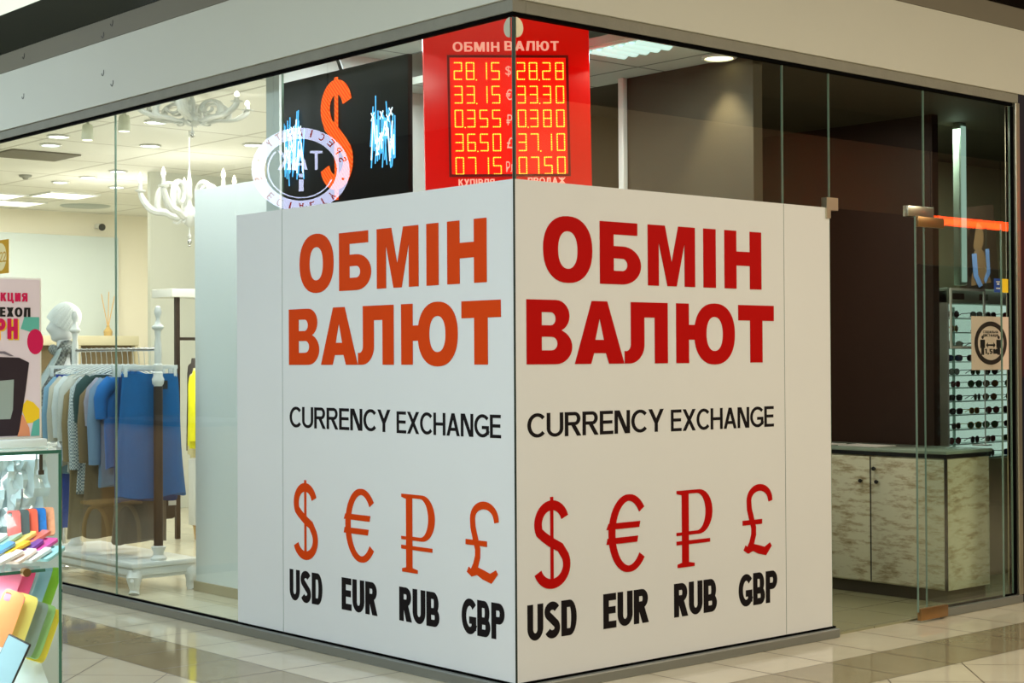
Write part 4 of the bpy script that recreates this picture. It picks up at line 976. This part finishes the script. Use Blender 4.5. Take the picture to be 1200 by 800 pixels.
def hanger_mesh():
    b = B()
    b.tube([(0, 0, .006)]+[(0.0, 0, .0)] , .003, 6) if False else None
    hk = [(0, .016*cos(a)-0, .0+.016*sin(a)) for a in [math.radians(x) for x in range(-10, 200, 15)]]
    b.tube([(0, y, z) for _, y, z in hk][::-1], .002, 6)
    b.tube([(0, .016, -.004), (0, .004, -.05), (0, 0, -.10)], .002, 6)
    b.tube([(-.19, 0, -.155), (-.10, 0, -.12), (0, 0, -.095), (.10, 0, -.12), (.19, 0, -.155)], .005, 8)
    b.tube([(-.19, 0, -.158), (.19, 0, -.158)], .003, 6)
    return b.mesh('clothes_hanger', mat('clear_hanger', (214, 222, 222), .25))
HM = hanger_mesh()
def skirt_hanger_mesh():
    b = B()
    hk = [(0, .016*cos(a), .016*sin(a)) for a in [math.radians(x) for x in range(-10, 200, 15)]]
    b.tube(hk[::-1], .002, 6); b.tube([(0, .016, -.004), (0, .004, -.05), (0, 0, -.10)], .002, 6)
    b.b2((-.2, -.003, -.125), (.2, .003, -.10), bev=.001)
    for s in (-.18, .18): b.b2((s-.012, -.008, -.175), (s+.012, .008, -.115), bev=.002)
    return b.mesh('clothes_hanger', bpy.data.materials['clear_hanger'])
HS = skirt_hanger_mesh()
def garment(kind, zt, zb, wt, wb, seed, th=.05, sleeve=.0):
    r = random.Random(seed); ph = [r.uniform(0, 6) for _ in range(4)]
    b = B()
    def fn(u, v):
        a = 2*PI*u
        if kind == 'shirt':
            if v < .10: wv = .07+(wt-.07)*(v/.10)**.75
            else: wv = wt+(wb-wt)*(v-.10)/.9
            z = zt-(zt-zb)*v
        else:
            wv = wt+(wb-wt)*v**.8; z = zt-(zt-zb)*v
        amp = .006+.014*v
        fold = amp*(sin(5*a+ph[0])*.6+sin(9*a+ph[1]+v*2)*.4)
        c, s = cos(a), sin(a)
        x = wv/2*math.copysign(abs(c)**.7, c)+.012*sin(v*5+ph[2])*v
        y = (th/2*min(1, .35+v*2))*math.copysign(abs(s)**.8, s)+fold*abs(s)
        zz = z+(.012*sin(3*a+ph[3]) if v > .98 else 0)
        return (x, y, zz)
    V = b.grid(fn, 44, 18, closeu=True)
    b.bm.faces.new(V[0][::-1]); b.bm.faces.new(V[-1])
    if kind == 'shirt' and sleeve:
        for s in (-1, 1):
            z1 = zt-(zt-zb)*.07
            pts = [(s*(wt/2-.05), 0, z1-.02), (s*(wt/2+.005), .005, z1-.08), (s*(wt/2+.025), .012, z1-sleeve*.5), (s*(wt/2+.015), .02, z1-sleeve)]
            b.tube(pts, [.05, .052, .045, .04], 12)
    return b
GL = [  # name, label, color, rough, zt, zb, wt, wb, kind, sleeve, yaw, noise
    ('hanging_skirt', 'bright blue long skirt hanging in front on the rack, nearest the post', (0, 96, 160), 'skirt', 1.385, .60, .40, .50, 0),
    ('hanging_skirt', 'deep navy blue skirt hanging behind the rack post', (10, 62, 120), 'skirt', 1.375, .57, .36, .44, 0),
    ('hanging_skirt', 'grey brown long skirt hanging low among the blue clothes', (112, 104, 92), 'skirt', 1.365, .30, .30, .40, 0),
    ('hanging_shirt', 'royal blue short sleeved shirt on the rack', (20, 112, 190), 'shirt', 1.40, .78, .40, .42, .26),
    ('hanging_shirt', 'washed light blue denim shirt hanging in the middle of the rack', (120, 150, 180), 'shirt', 1.40, .66, .42, .44, .55),
    ('hanging_shirt', 'lavender grey blouse in the middle of the rack', (160, 158, 176), 'shirt', 1.39, .80, .40, .42, .3),
    ('hanging_coat', 'taupe long coat hanging low on the rack', (130, 108, 74), 'shirt', 1.38, .32, .42, .50, .5),
    ('hanging_shirt', 'dark green shirt between the pale shirts', (40, 74, 74), 'shirt', 1.40, .90, .40, .40, .3),
    ('hanging_shirt', 'white and grey checked shirt on the rack', 'check', 'shirt', 1.41, .60, .40, .42, .6),
    ('hanging_coat', 'olive beige trench coat hanging low behind the checked shirt', (150, 128, 86), 'shirt', 1.38, .30, .42, .52, .5),
    ('hanging_shirt', 'pearl white quilted jacket on the rack', (206, 208, 200), 'shirt', 1.40, .72, .42, .44, .52),
    ('hanging_shirt', 'crisp white shirt near the far post of the rack', (224, 230, 228), 'shirt', 1.40, .80, .42, .44, .4),
    ('hanging_shirt', 'cream cardigan next to the far post of the rack', (206, 200, 182), 'shirt', 1.40, .76, .42, .44, .5),
    ('hanging_shirt', 'pale sky blue shirt at the far end of the rack', (130, 172, 200), 'shirt', 1.40, .70, .42, .44, .5),
    ('hanging_trousers', 'cobalt blue trousers hanging at the far end of the rack', (30, 70, 170), 'skirt', 1.38, .32, .30, .30, 0),
]
M['check'] = check_mat('checked_cloth', (226, 232, 232), (120, 140, 150), 90)
for i, (nm, lab, colr, kind, zt, zb, wt, wb, sl) in enumerate(GL):
    y = 3.99+i*.074
    m_ = M['check'] if colr == 'check' else mat(nm+'_cloth', colr, .85, noise=.12, nscale=14, bump=.3, bscale=40)
    zo = .013
    yw = random.Random(i).uniform(-.05, .05)
    rail = 1.54 if True else 1.41
    zt2 = zt
    t = obj(nm, garment(kind, zt2-1.54, zb-1.54, wt, wb, i+3, th=.04, sleeve=sl), m_, loc=(PX-.005, y, 1.54+zo), rot=(0, 0, yw))
    tag(t, lab, 'garment', 'clothes on the white rack')
    h = put('clothes_hanger', HM if kind == 'shirt' else HS, None, (PX-.005, y, 1.54+zo-.001), (0, 0, yw))
    tag(h, 'clear clothes hanger carrying the '+' '.join(lab.split()[:4]).rstrip(','), 'hanger', 'hangers on the white rack')
    if i == 0:
        obj('size_tag', B().b2((.045, -.052, -.255), (.095, -.047, -.20)), M['black'], t, smooth=False)
    if i == 2:
        pass
t = thing('handbag', 'dark brown bag with a white label hanging low behind the rack', 'bag', (.61, 4.20, .44))
obj('bag_body', B().b2((-.05, -.05, 0), (.06, .05, .18), bev=.02), M['darkwood'], t)
obj('bag_label', B().b2((.0, -.056, .09), (.055, -.051, .12)), M['paper'], t, smooth=False)
obj('bag_strap', B().tube([(-.03, 0, .17), (-.02, 0, .30), (.03, 0, .30), (.04, 0, .17)], .006, 8), M['darkwood'], t)

# mannequin head with hat and scarf
mh = thing('mannequin_bust', 'white mannequin head turned left beside the rack', 'mannequin', (.50, 5.46, .013))
def headpt(u, v):
    a = 2*PI*u; ph = PI*v
    r = .085*sin(ph)**.8; z = .125*cos(ph)
    x = r*cos(a); y = r*sin(a)*1.2
    k = max(0, cos(a-math.radians(160)))**6*math.exp(-((v-.55)/.10)**2)*.028   # nose
    k += max(0, cos(a-math.radians(160)))**3*math.exp(-((v-.80)/.09)**2)*.018   # chin
    k -= max(0, cos(a-math.radians(160)))**2*math.exp(-((v-.45)/.05)**2)*.008   # eye line
    return (x+k*cos(math.radians(160)), y+k*sin(math.radians(160)), z+1.72-.02*0)
hb = B(); V = hb.grid(headpt, 36, 25, closeu=True)
hb.tube([(0, -.02, 1.64), (0, -.02, 1.54), (0, -.02, 1.47), (0, -.01, 1.40)], [.05, .048, .05, .07], 20)
hb.lathe([(.05, 1.08), (.07, 1.2), (.09, 1.33), (.08, 1.41), (.05, 1.46), (0, 1.46)], (0, -.01, 0), 24)
obj('head', hb, M['plaster'], mh)
obj('stand', B().lathe([(.14, 0), (.14, .02), (.02, .04), (.018, 1.1), (.1, 1.11)], n=20), M['chrome'], mh)
hat = thing('knitted_hat', 'white ribbed knitted beanie on the mannequin head', 'hat', (.50, 5.46, .013))
ht = B()
def hatpt(u, v):
    a = 2*PI*u; ph = v*PI*.56
    r = .104*sin(ph)**.75+.004*sin(a*26)*.5
    return (r*cos(a)*1.08, r*sin(a)*1.12, .0+.150*cos(ph))
ht.grid(hatpt, 78, 14, closeu=True)
hat.matrix_world = Matrix.Translation((.50, 5.46, .013+1.745)) @ Matrix.Rotation(math.radians(34), 4, F)
obj('hat_crown', ht, mat('ribbed_knit', (226, 230, 226), .9, bump=.5, bscale=120), hat)
sc = tag(obj('scarf', B(), None) if False else thing('plaid_scarf', 'grey plaid scarf draped round the mannequin neck', 'scarf', (.50, 5.46, .013)), 'grey plaid scarf draped round the mannequin neck', 'scarf')
sb = B().tube([(.075*cos(a), -.02+.075*sin(a), 1.545+.012*sin(3*a)) for a in [2*PI*k/18 for k in range(18)]], .034, 10, closed=True)
def tail(x0, y0, x1, y1, z0, z1, w, b):
    def f(u, v):
        x = x0+(x1-x0)*v; y = y0+(y1-y0)*v; z = z0+(z1-z0)*v
        return (x+(u-.5)*w*(.5+.8*v), y+.015*sin(u*9+v*3)+(u-.5)*.03, z-.03*abs(u-.5))
    b.grid(f, 14, 12)
    b.grid(lambda u, v: tuple(p+(0, .006, 0)[i] for i, p in enumerate(f(u, v))), 14, 12)
tail(.0, -.09, -.12, -.06, 1.62, 1.16, .24, sb)
obj('scarf_cloth', sb, check_mat('plaid_cloth', (150, 154, 148), (90, 96, 94), 60), sc)
sb = B(); tail(-.06, -.10, -.24, -.05, 1.56, 1.14, .14, sb)
obj('scarf_tail', sb, mat('pale_cloth', (196, 212, 212), .8), sc)

# second rack, cabinets deeper in the shop
t = thing('shelf_frame', 'white topped open frame with dark metal posts behind the rack', 'frame', (2.0, 6.5, .013))
obj('frame_post', B().b2((0, 0, 0), (.035, .035, 1.99)).b2((.75, 0, 0), (.785, .035, 1.99)), M['darkwood'], t, smooth=False)
obj('top_board', B().b2((-.06, -.04, 1.99), (.85, .3, 2.06), bev=.006), M['white_paint'], t)
obj('cross_bar', B().b2((.035, .005, 1.635), (.75, .03, 1.66)), M['darkwood'], t, smooth=False)
for i, (nm, lab, colr, x, zt, zb, k) in enumerate((('hanging_coat', 'dark brown fur coat hanging behind the rack at the partition', (60, 52, 46), 2.08, 1.50, .75, 7), ('hanging_coat', 'cream coat hanging between the brown coat and the yellow jacket', (206, 196, 150), 1.96, 1.42, .72, 8), ('hanging_coat', 'bright yellow jacket hanging beside the white partition', (232, 226, 20), 1.83, 1.40, .80, 9))):
    g = obj(nm, garment('shirt', zt-1.5, zb-1.5, .36, .40, k, th=.10, sleeve=.5), mat(nm+'_c', colr, .85, noise=.15, nscale=20), loc=(x, (6.35, 6.12, 5.9)[i], 1.5), rot=(0, 0, math.radians(60)))
    tag(g, lab, 'garment', 'coats beside the partition')
t = thing('drawer_cabinet', 'white low cabinet below the coats beside the partition', 'cabinet', (2.06, 6.0, .013))
obj('cabinet_body', B().b2((0, 0, .12), (.9, .42, .66), bev=.008), M['white_paint'], t)
for k in range(3): obj('drawer', B().b2((.03, -.012, .16+k*.165), (.87, 0, .31+k*.165), bev=.004), M['white_paint'], t)
for x in (.05, .85): obj('leg', B().tube([(x, .05, .12), (x, .05, 0)], [.03, .018], 10), M['beech'], t)
for k in range(2): obj('leg', B().tube([((.05, .85)[k], .37, .12), ((.05, .85)[k], .37, 0)], [.03, .018], 10), M['beech'], t)
# wall cabinet with dark recess at the back
t = thing('wall_shelf_unit', 'long low shelf unit with a dark recess along the shop back wall', 'shelf unit', (1.2, 13.0, .013))
obj('unit_top', B().b2((0, 0, 1.66), (3.95, .44, 1.78), bev=.01), mat('cream_unit', (214, 206, 176), .5), t)
obj('unit_body', B().b2((.02, .1, 0), (3.92, .44, 1.66)), mat('unit_recess', (112, 96, 66), .6), t, smooth=False)
for k in range(6): obj('unit_divider', B().b2((.02+k*.775, .0, 0), (.06+k*.775, .1, 1.66)), mat('unit_div', (190, 180, 150), .5) if k == 0 else bpy.data.materials['unit_div'], t, smooth=False)
t = thing('reed_diffuser', 'slim reed diffuser standing on the shop shelf unit', 'vase', (4.80, 13.15, 1.793))
obj('vase', B().lathe([(0, 0), (.05, 0), (.055, .06), (.02, .11), (.022, .13)], n=16), mat('diffuser_glass', (200, 170, 110), .2), t)
obj('reeds', B().tube([(0, 0, .1), (-.09, 0, .52)], .006, 6).tube([(0, 0, .1), (.09, 0, .50)], .006, 6).tube([(0, 0, .1), (.01, 0, .55)], .006, 6), M['beech'], t)
for k, (x, y, z) in enumerate(((4.7, 13.2, 2.16), (4.95, 13.2, 2.2), (5.3, 13.2, 2.13))):
    pass

# ------------------------------------------------------------------ phone accessory case at lower left
KX0, KX1, KY0, KY1, KT = -3.75, -2.80, -1.40, -.95, 1.25
kc = thing('display_case', 'tall glass counter case full of phone cases at the left edge', 'display case', (KX1, KY0, 0))
wx = KX1-KX0; wy = KY1-KY0
SX, SY = .205, .42
def plan(i=0): return [(-wx, i), (-i, i), (SX-i, SY-i), (-wx, SY-i)]
obj('case_base', B().prism(plan(.0), 0, .52), M['white_paint'], kc, smooth=False)
obj('case_panel', B().b2((-wx, 0, .52), (-.004, .008, KT-.008)), M['case_glass'], kc, smooth=False)
obj('case_panel', B().prism([(-.006, .009), (.0, .009), (SX, SY), (SX-.008, SY)], .52, KT-.008), M['case_glass'], kc, smooth=False)
obj('case_top', B().prism(plan(0), KT-.008, KT), M['case_glass'], kc, smooth=False)
obj('glass_edge', B().b2((-wx, -.0012, KT-.0085), (.001, -.0002, KT+.0005)), M['case_edge'], kc, smooth=False)
obj('glass_edge', B().b2((-.007, -.0012, .52), (.0012, -.0001, KT-.009)), M['case_edge'], kc, smooth=False)
obj('case_back', B().b2((-wx, SY, .52), (SX, SY+.012, KT-.01)), mat('case_back', (220, 230, 232), .3), kc, smooth=False)
obj('shelf', B().prism([(-wx, .03), (.0, .03), (SX-.02, SY-.02), (-wx, SY-.02)], .935, .943), M['case_glass'], kc, smooth=False)
obj('shelf_edge', B().b2((-wx, .028, .935), (.0-.03, .030, .943)), M['case_edge'], kc, smooth=False)
obj('shelf_pin', B().lathe([(0, -.01), (.011, -.01), (.011, .01), (0, .01)], (-.088, .02, .939), 16, axis=Vector((0, 1, 0)).to_track_quat('Z', 'Y')), M['brass'], kc)
obj('corner_clip', B().b2((-.055, .01, KT-.05), (-.045, .02, KT-.01)).b2((-.058, .008, KT-.062), (-.042, .022, KT-.05)), M['chrome'], kc, smooth=False)
obj('lamp_strip', B().b2((-wx+.05, .02, KT-.022), (-.06, .05, KT-.010)), emit('strip_lamp', (235, 250, 255), 5), kc, smooth=False)
obj('rack_slope', B().grid and B().prism([(.12, .60), (.36, .86), (.36, .53), (.12, .53)], -wx+.01, .03, lambda x, y, z: (z, x, y)), mat('rack_white', (216, 228, 228), .4), kc, smooth=False)
light('case_light', (KX1-.45, KY0+.12, KT-.03), .8, 3.2, (.92, .98, 1), sy=.05)
light('case_light', (KX1-.45, KY0+.12, .92), .8, 1.6, (.92, .98, 1), sy=.05)

def phone_case_mesh(m):
    b = B()
    w_, h_ = .036, .076
    outer = ell(0, 0, w_, h_, 36, 7)
    hole = [(-.018+p[0], .055+p[1]) for p in ell(0, 0, .011, .012, 12, 4)]
    me = outline_mesh('phone_case', [outer, hole], m, .004)
    return me
PC = [('peach orange', (240, 150, 96)), ('pale yellow', (240, 226, 120)), ('grey green', (140, 160, 150)), ('green patterned', (150, 200, 120)), ('bright yellow', (250, 226, 60)),
      ('hot pink', (240, 90, 140)), ('rose pink', (240, 130, 160)), ('ice blue', (170, 215, 225)), ('pale blue', (150, 200, 215)), ('lime green', (150, 215, 60))]
sl = math.atan2(.26, .35)
def on_slope(x, s, lift=.008):   # s metres up the slope from its front
    return (KX1+x, KY0+.05+s*cos(sl)-lift*sin(sl), .60+s*sin(sl)+lift*cos(sl))
PH = [(-2.890, .810, 0, 0), (-2.847, .795, 1, 0), (-2.812, .772, 2, 0), (-2.785, .762, 3, 0), (-2.765, .748, 4, 0),
      (-2.830, .862, 5, 1), (-2.868, .875, 6, 1), (-2.806, .882, 7, 1), (-2.770, .862, 8, 1), (-2.738, .850, 9, 1)]
WHR = ['far left', 'second from left', 'third from left', 'fourth from left', 'rightmost']
OR = {0: 0, 1: 1, 2: 2, 3: 3, 4: 4, 5: 1, 6: 0, 7: 2, 8: 3, 9: 4}
for x, z, c, b_ in PH:
    x += .010 if b_ == 0 else .022
    nm, cl_ = PC[c]
    me = phone_case_mesh(mat('case_'+nm.replace(' ', '_'), cl_, .35, coat=.3))
    o = put('phone_case', me)
    o.matrix_world = Matrix.Translation((x-.015, -1.275+OR[c]*.012+b_*.075, z-.0)) @ Matrix.Rotation(-.25, 4, 'Z') @ Matrix.Rotation(math.radians(66), 4, 'X') @ Matrix.Rotation(-.40, 4, 'Z') @ Matrix.Diagonal((.8, 1, 1, 1))
    tag(o, '%s phone case on the lower sloped rack, %s row, %s' % (nm, ('front', 'back')[b_], WHR[OR[c]]), 'phone case', 'phone cases on the lower rack')
for k, (nm, cl_) in enumerate((('red patterned', (214, 90, 80)), ('dark grey', (70, 84, 84)), ('coral red', (232, 96, 70)), ('blue floral', (40, 120, 200)), ('apricot floral', (240, 160, 120)))):
    me = phone_case_mesh(mat('stand_'+nm.replace(' ', '_'), cl_, .3, coat=.5, noise=.4 if 'floral' in nm or 'pattern' in nm else 0, nscale=60))
    o = put('phone_case', me, None, (-2.825+k*.027, -1.17+.006*k, .943+.085+.012), (math.radians(60), 0, -.35))
    o.scale = (.50, .55, 1)
    tag(o, '%s phone case standing on the upper shelf, %s' % (nm, ['leftmost', 'second from the left', 'middle one', 'second from the right', 'rightmost'][k]), 'phone case', 'phone cases on the upper shelf')
LY = [('salmon', (240, 130, 110)), ('lemon', (246, 226, 130)), ('mint', (150, 190, 180)), ('white', (230, 232, 230)), ('magenta', (224, 90, 170)), ('violet', (120, 80, 170)), ('amber', (250, 200, 60)), ('sky blue', (80, 150, 210)), ('aqua', (150, 200, 205)), ('pearl', (222, 226, 226)), ('cream red', (240, 214, 200)), ('white red', (236, 226, 222))]
rr = random.Random(5)
for k, (nm, cl_) in enumerate(LY):
    r_, c_ = divmod(k, 4)
    me = phone_case_mesh(mat('lying_'+nm.replace(' ', '_'), cl_, .3, coat=.5))
    o = put('phone_case', me, None, (-2.775-c_*.040, -1.19-r_*.045, .943+.062-r_*.018), (math.radians(18), 0, -1.2+rr.uniform(-.15, .15)))
    o.scale = (.7, .55, 1)
    tag(o, '%s phone case lying on the upper shelf, %s, %s row' % (nm, ['rightmost', 'second from the right', 'third from the right', 'leftmost'][c_], ['back', 'middle', 'front'][r_]), 'phone case', 'phone cases lying on the upper shelf')
t = thing('smartphone', 'dark edged phone leaning at the front of the lower compartment', 'phone', (-2.925, -1.355, .70), (math.radians(76), math.radians(20), math.radians(-62)))
obj('phone_body', B().b2((-.036, -.075, -.004), (.036, .075, .004), bev=.003), M['black'], t)
obj('phone_glass', B().b2((-.033, -.071, .004), (.033, .071, .0046)), mat('phone_glass', (150, 180, 190), .1), t, smooth=False)
# crinkled clear packaging bags in the back of the upper compartment
for k in range(6):
    r = random.Random(20+k)
    b = B()
    cx, cz = KX1+.05-.085*(k % 3), 1.08+.05*(k//3)
    n1 = [[r.uniform(-1, 1) for _ in range(9)] for _ in range(9)]
    b.grid(lambda u, v: (cx+(u-.5)*.12, KY0+.36-.05*(k//3)+.018*n1[int(v*8)][int(u*8)], cz+(v-.5)*.20), 9, 9)
    o = obj('plastic_bag', b, bpy.data.materials.get('bag_film') or mat('bag_film', (196, 216, 218), .08, coat=1))
    tag(o, 'crinkled clear packaging bag hanging in the back of the upper compartment, %s' % ['lower right', 'lower middle', 'lower left', 'upper right', 'upper middle', 'upper left'][k], 'bag', 'packaging bags in the case')

# poster on the case
ps = thing('advertising_poster', 'framed phone case sale poster standing on the glass case', 'poster'); face(ps, (-3.07, -1.21, KT+.002), FACE_R)
obj('poster_base', B().b2((-.02, 0, -.07), (.30, .022, .05), bev=.004).b2((.30, 0, -.04), (.325, .008, .05)), M['acrylic'], ps)
obj('poster_frame', B().b2((-.01, .022, -.004), (.304, .452, .004), bev=.001), M['white_paint'], ps)
obj('poster_sheet', B().b2((-.005, .027, .004), (.299, .447, .005)), M['poster_bg'], ps, smooth=False)
KZ = KT+.002
def pp(x, z): return x+3.07, z-KZ
def ptext(s, x0, z0, x1, z1, m, bold, zz): put('poster_lettering', word_mesh('poster_lettering', s, (x0+3.07, z0-KZ, x1+3.07, z1-KZ), M[m], bold, .9, .0003), ps, (0, 0, zz))
ptext('АКЦИЯ', -2.902, 1.640, -2.806, 1.663, 'crimson', .22, .0055)
ptext('ЧЕХОЛ', -2.905, 1.599, -2.798, 1.624, 'ink', .24, .0055)
ptext('99 ГРН', -3.010, 1.537, -2.830, 1.592, 'yellow', .26, .0055)
ptext('99 ГРН', -3.013, 1.540, -2.834, 1.594, 'crimson', .24, .0064)
obj('poster_dot', B().prism([(x, y) for x, y in ell(.30-.014, 1.533-KZ, .023, .034, 30, 2)], .0052, .0056), M['crimson'], ps, smooth=False)
obj('poster_wave', B().prism([(.297, .347), (.255, .347), (.245, .315), (.297, .30)], .0050, .0055), M['teal'], ps, smooth=False)
obj('poster_wave', B().prism([(.245, .105), (.262, .125), (.280, .118), (.297, .10), (.297, .066), (.262, .062)], .0050, .0055), M['yellow'], ps, smooth=False)
obj('poster_wave', B().prism([(.235, .09), (.25, .085), (.268, .05), (.270, .028), (.235, .028)], .0056, .006), M['orange_print'], ps, smooth=False)
obj('poster_wave', B().prism([(.297, .075), (.28, .066), (.272, .028), (.297, .028)], .0056, .006), M['teal'], ps, smooth=False)
st = B()
for k in range(7): st.box((.285-.004*0, .385+k*.008, .0053), (.05, .0014, .0004), rot=Matrix.Rotation(.7, 3, 'Z'))
bgp = obj('poster_photo', B().prism([(.02, .05), (.03, .22), (.06, .245), (.24, .238), (.268, .225), (.258, .15), (.240, .045), (.235, .03), (.02, .03)], .0056, .0062), mat('photo_dark', (46, 36, 44), .4), ps, smooth=False)
obj('photo_window', B().prism([(.15, .075), (.16, .175), (.225, .18), (.222, .10), (.215, .075)], .0062, .0066), mat('photo_pale', (150, 166, 160), .4), bgp, smooth=False)
obj('photo_strap', B().prism([(.12, .245), (.15, .255), (.20, .255), (.225, .243), (.215, .243), (.195, .249), (.155, .249), (.13, .243)], .0062, .0066), mat('photo_grey', (120, 112, 124), .4), bgp, smooth=False)

# ------------------------------------------------------------------ mall things the glass mirrors
sg = thing('cafe_sign', 'round lit cafe sign hanging in the mall, mirrored above the left sheet', 'sign')
Sx, Sy, Sz = -2.0, 4.66, 2.885
sg.matrix_world = Matrix.Translation((Sx, Sy, Sz)) @ Matrix.Rotation(math.radians(38), 4, 'Z') @ FACE_R @ Matrix.Diagonal((1.0, 1.0, 1, 1))
R0 = .36; ky = .86
def ringpts(r, n=64): return [(r*cos(2*PI*k/n), r*ky*sin(2*PI*k/n)) for k in range(n)]
put('sign_ring', outline_mesh('sign_ring', [ringpts(R0), ringpts(R0*.74)], M['sign_white'], .006), sg)
put('sign_inner_ring', outline_mesh('sign_inner_ring', [arc(0, 0, R0*.68, R0*.68*ky, 200, 400, 40)+arc(0, 0, R0*.655, R0*.655*ky, 400, 200, 40)], M['sign_white'], .004), sg)
put('sign_lettering', word_mesh('sign_lettering', 'ТАК', (-.16, .0, .17, .14), M['sign_white'], .15, 1, .004), sg)
put('sign_lettering', word_mesh('sign_lettering', 'і', (-.02, -.16, .015, -.03), M['sign_white'], .2, 1, .004), sg)
lt = '• SPECIALTY • SPECIALTY '
for i, ch in enumerate(lt):
    if ch == ' ': continue
    a = PI+.25-2*PI*i/len(lt)
    me = word_mesh('sign_letter', ch, (-.018, -.028, .018, .028) if ch not in 'I•' else (-.006, -.028, .006, .028) if ch == 'I' else (-.010, -.028, .010, .028), M['sign_red'] if ch != '•' else M['sign_dark'], .17, 1, .001)
    o = put('sign_letter', me, sg)
    o.matrix_local = Matrix.Translation((R0*.89*cos(a), R0*.89*ky*sin(a), .0075)) @ Matrix.Rotation(a-PI/2, 4, 'Z')
obj('hanging_rod', B().tube([(-.2, .29, 0), (-.2, 1.71, 0)], .004, 6).tube([(.2, .29, 0), (.2, 1.71, 0)], .004, 6), M['black'], sg)
kk = thing('cafe_counter', 'brown panelled cafe counter standing in the mall, mirrored low in the left glass', 'counter', (-1.6, 4.5, 0))
obj('counter_body', B().b2((0, 0, .06), (.6, 1.36, 1.02)), M['kiosk_brown'], kk, smooth=False)
obj('plinth', B().b2((.03, .03, 0), (.56, 1.33, .06)), M['kick'], kk, smooth=False)
obj('counter_top', B().b2((-.03, -.03, 1.02), (.63, 1.39, 1.055), bev=.006), M['darkwood'], kk)
ch = thing('arched_stool', 'pale bentwood stool with an arched frame mirrored in the left glass', 'stool', (-.82, 5.35, 0))
for x in (-.12, .12):
    obj('arched_leg', B().tube([(x, -.20, 0), (x, -.19, .2)]+[(x, .19*cos(a), .24+.20*sin(a)) for a in [PI-PI*k/12 for k in range(13)]]+[(x, .19, .2), (x, .20, 0)], .016, 8), M['beech'], ch)
obj('seat', B().b2((-.16, -.17, .45), (.16, .17, .475), bev=.008), M['beech'], ch)
og = thing('lit_shop_sign', 'orange red lit sign across the mall, mirrored in the right glass', 'sign', (10.35, -5.0, 2.94))
obj('sign_box', B().b2((0, -.06, 0), (1.8, 0, .10), bev=.01), M['sign_orange'], og)
obj('hanging_rod', B().tube([(.2, -.03, .1), (.2, -.03, 1.66)], .005, 6).tube([(1.6, -.03, .1), (1.6, -.03, 1.66)], .005, 6), M['black'], og)

# ------------------------------------------------------------------ lights of the place, plus an added ceiling wash
WARM, COOL = (1, .88, .68), (.74, .90, 1)
def mall_lamp(x, y, sx, sy, p, col, lab, m):
    t = thing('ceiling_panel_light', lab, 'lamp', (x, y, 4.6), group='mall ceiling lights')
    obj('lamp_frame', B().b2((-sx/2-.03, -sy/2-.03, -.03), (sx/2+.03, sy/2+.03, 0)), M['white_paint'], t, smooth=False)
    obj('lamp_diffuser', B().b2((-sx/2, -sy/2, -.036), (sx/2, sy/2, -.0305)), emit('mall_diffuser', tuple(int(255*c) for c in col), 1.5), t, smooth=False)
    light('mall_light', (x, y, 4.55), sx, p, col, sy=sy)
mall_lamp(-4.6, -.7, 1.2, 2.0, 270, COOL, 'cool white ceiling light over the left corridor, nearer one', 'lamp')
mall_lamp(-3.0, 6.4, 1.0, 1.8, 190, COOL, 'cool white ceiling light over the left corridor, farther one', 'lamp')
mall_lamp(1.5, -4.2, 2.4, 1.0, 185, WARM, 'warm ceiling light over the right corridor, nearer one', 'lamp')
mall_lamp(6.5, -4.2, 2.4, 1.0, 230, WARM, 'warm ceiling light over the right corridor, farther one', 'lamp')
mall_lamp(-5.5, -3.5, 1.6, 1.6, 150, (1, .97, .92), 'neutral ceiling light over the mall crossing', 'lamp')
# clothing shop, booth and lobby
light('shop_light', (2.6, 5.2, 3.3), 2.5, 95, (1, .97, .9))
light('shop_light', (.30, 3.3, 3.3), .3, 30, (.93, .97, 1), sy=1.8)
light('shop_light', (.5, 6.6, 3.3), .6, 24, (.95, .98, 1), sy=1.6)
light('shop_light', (3.5, 11, 3.3), 3.0, 170, (1, .95, .84))
light('booth_light', (.98, .30, 2.985), .22, 12, (.88, 1, .97), sy=.35)
light('booth_light', (.45, 1.4, 3.17), .5, 22, (.92, 1, .98))
light('lobby_light', (5.0, .80, 2.98), 1.4, 34, (.9, 1, .88), sy=.3)
light('ceiling_fill', (1.6, 8.0, 3.9), 2.5, 60, (.95, 1, .92), rot=(PI, 0, 0), sy=5)  # added upward light, only there to brighten the pale mall ceiling
light('lobby_light', (2.9, .9, 2.98), .8, 14, (1, .92, .75))

w = bpy.data.worlds.new('world'); S.world = w; w.use_nodes = True
w.node_tree.nodes['Background'].inputs[0].default_value = (.9, .95, 1, 1); w.node_tree.nodes['Background'].inputs[1].default_value = .05

S.view_settings.view_transform = 'Standard'; S.view_settings.look = 'None'; S.view_settings.gamma = 1; S.view_settings.exposure = 0
S.view_settings.use_curve_mapping = False
S.cycles.use_denoising = True
S.cycles.max_bounces = 10; S.cycles.transparent_max_bounces = 24
S.cycles.sample_clamp_indirect = 8
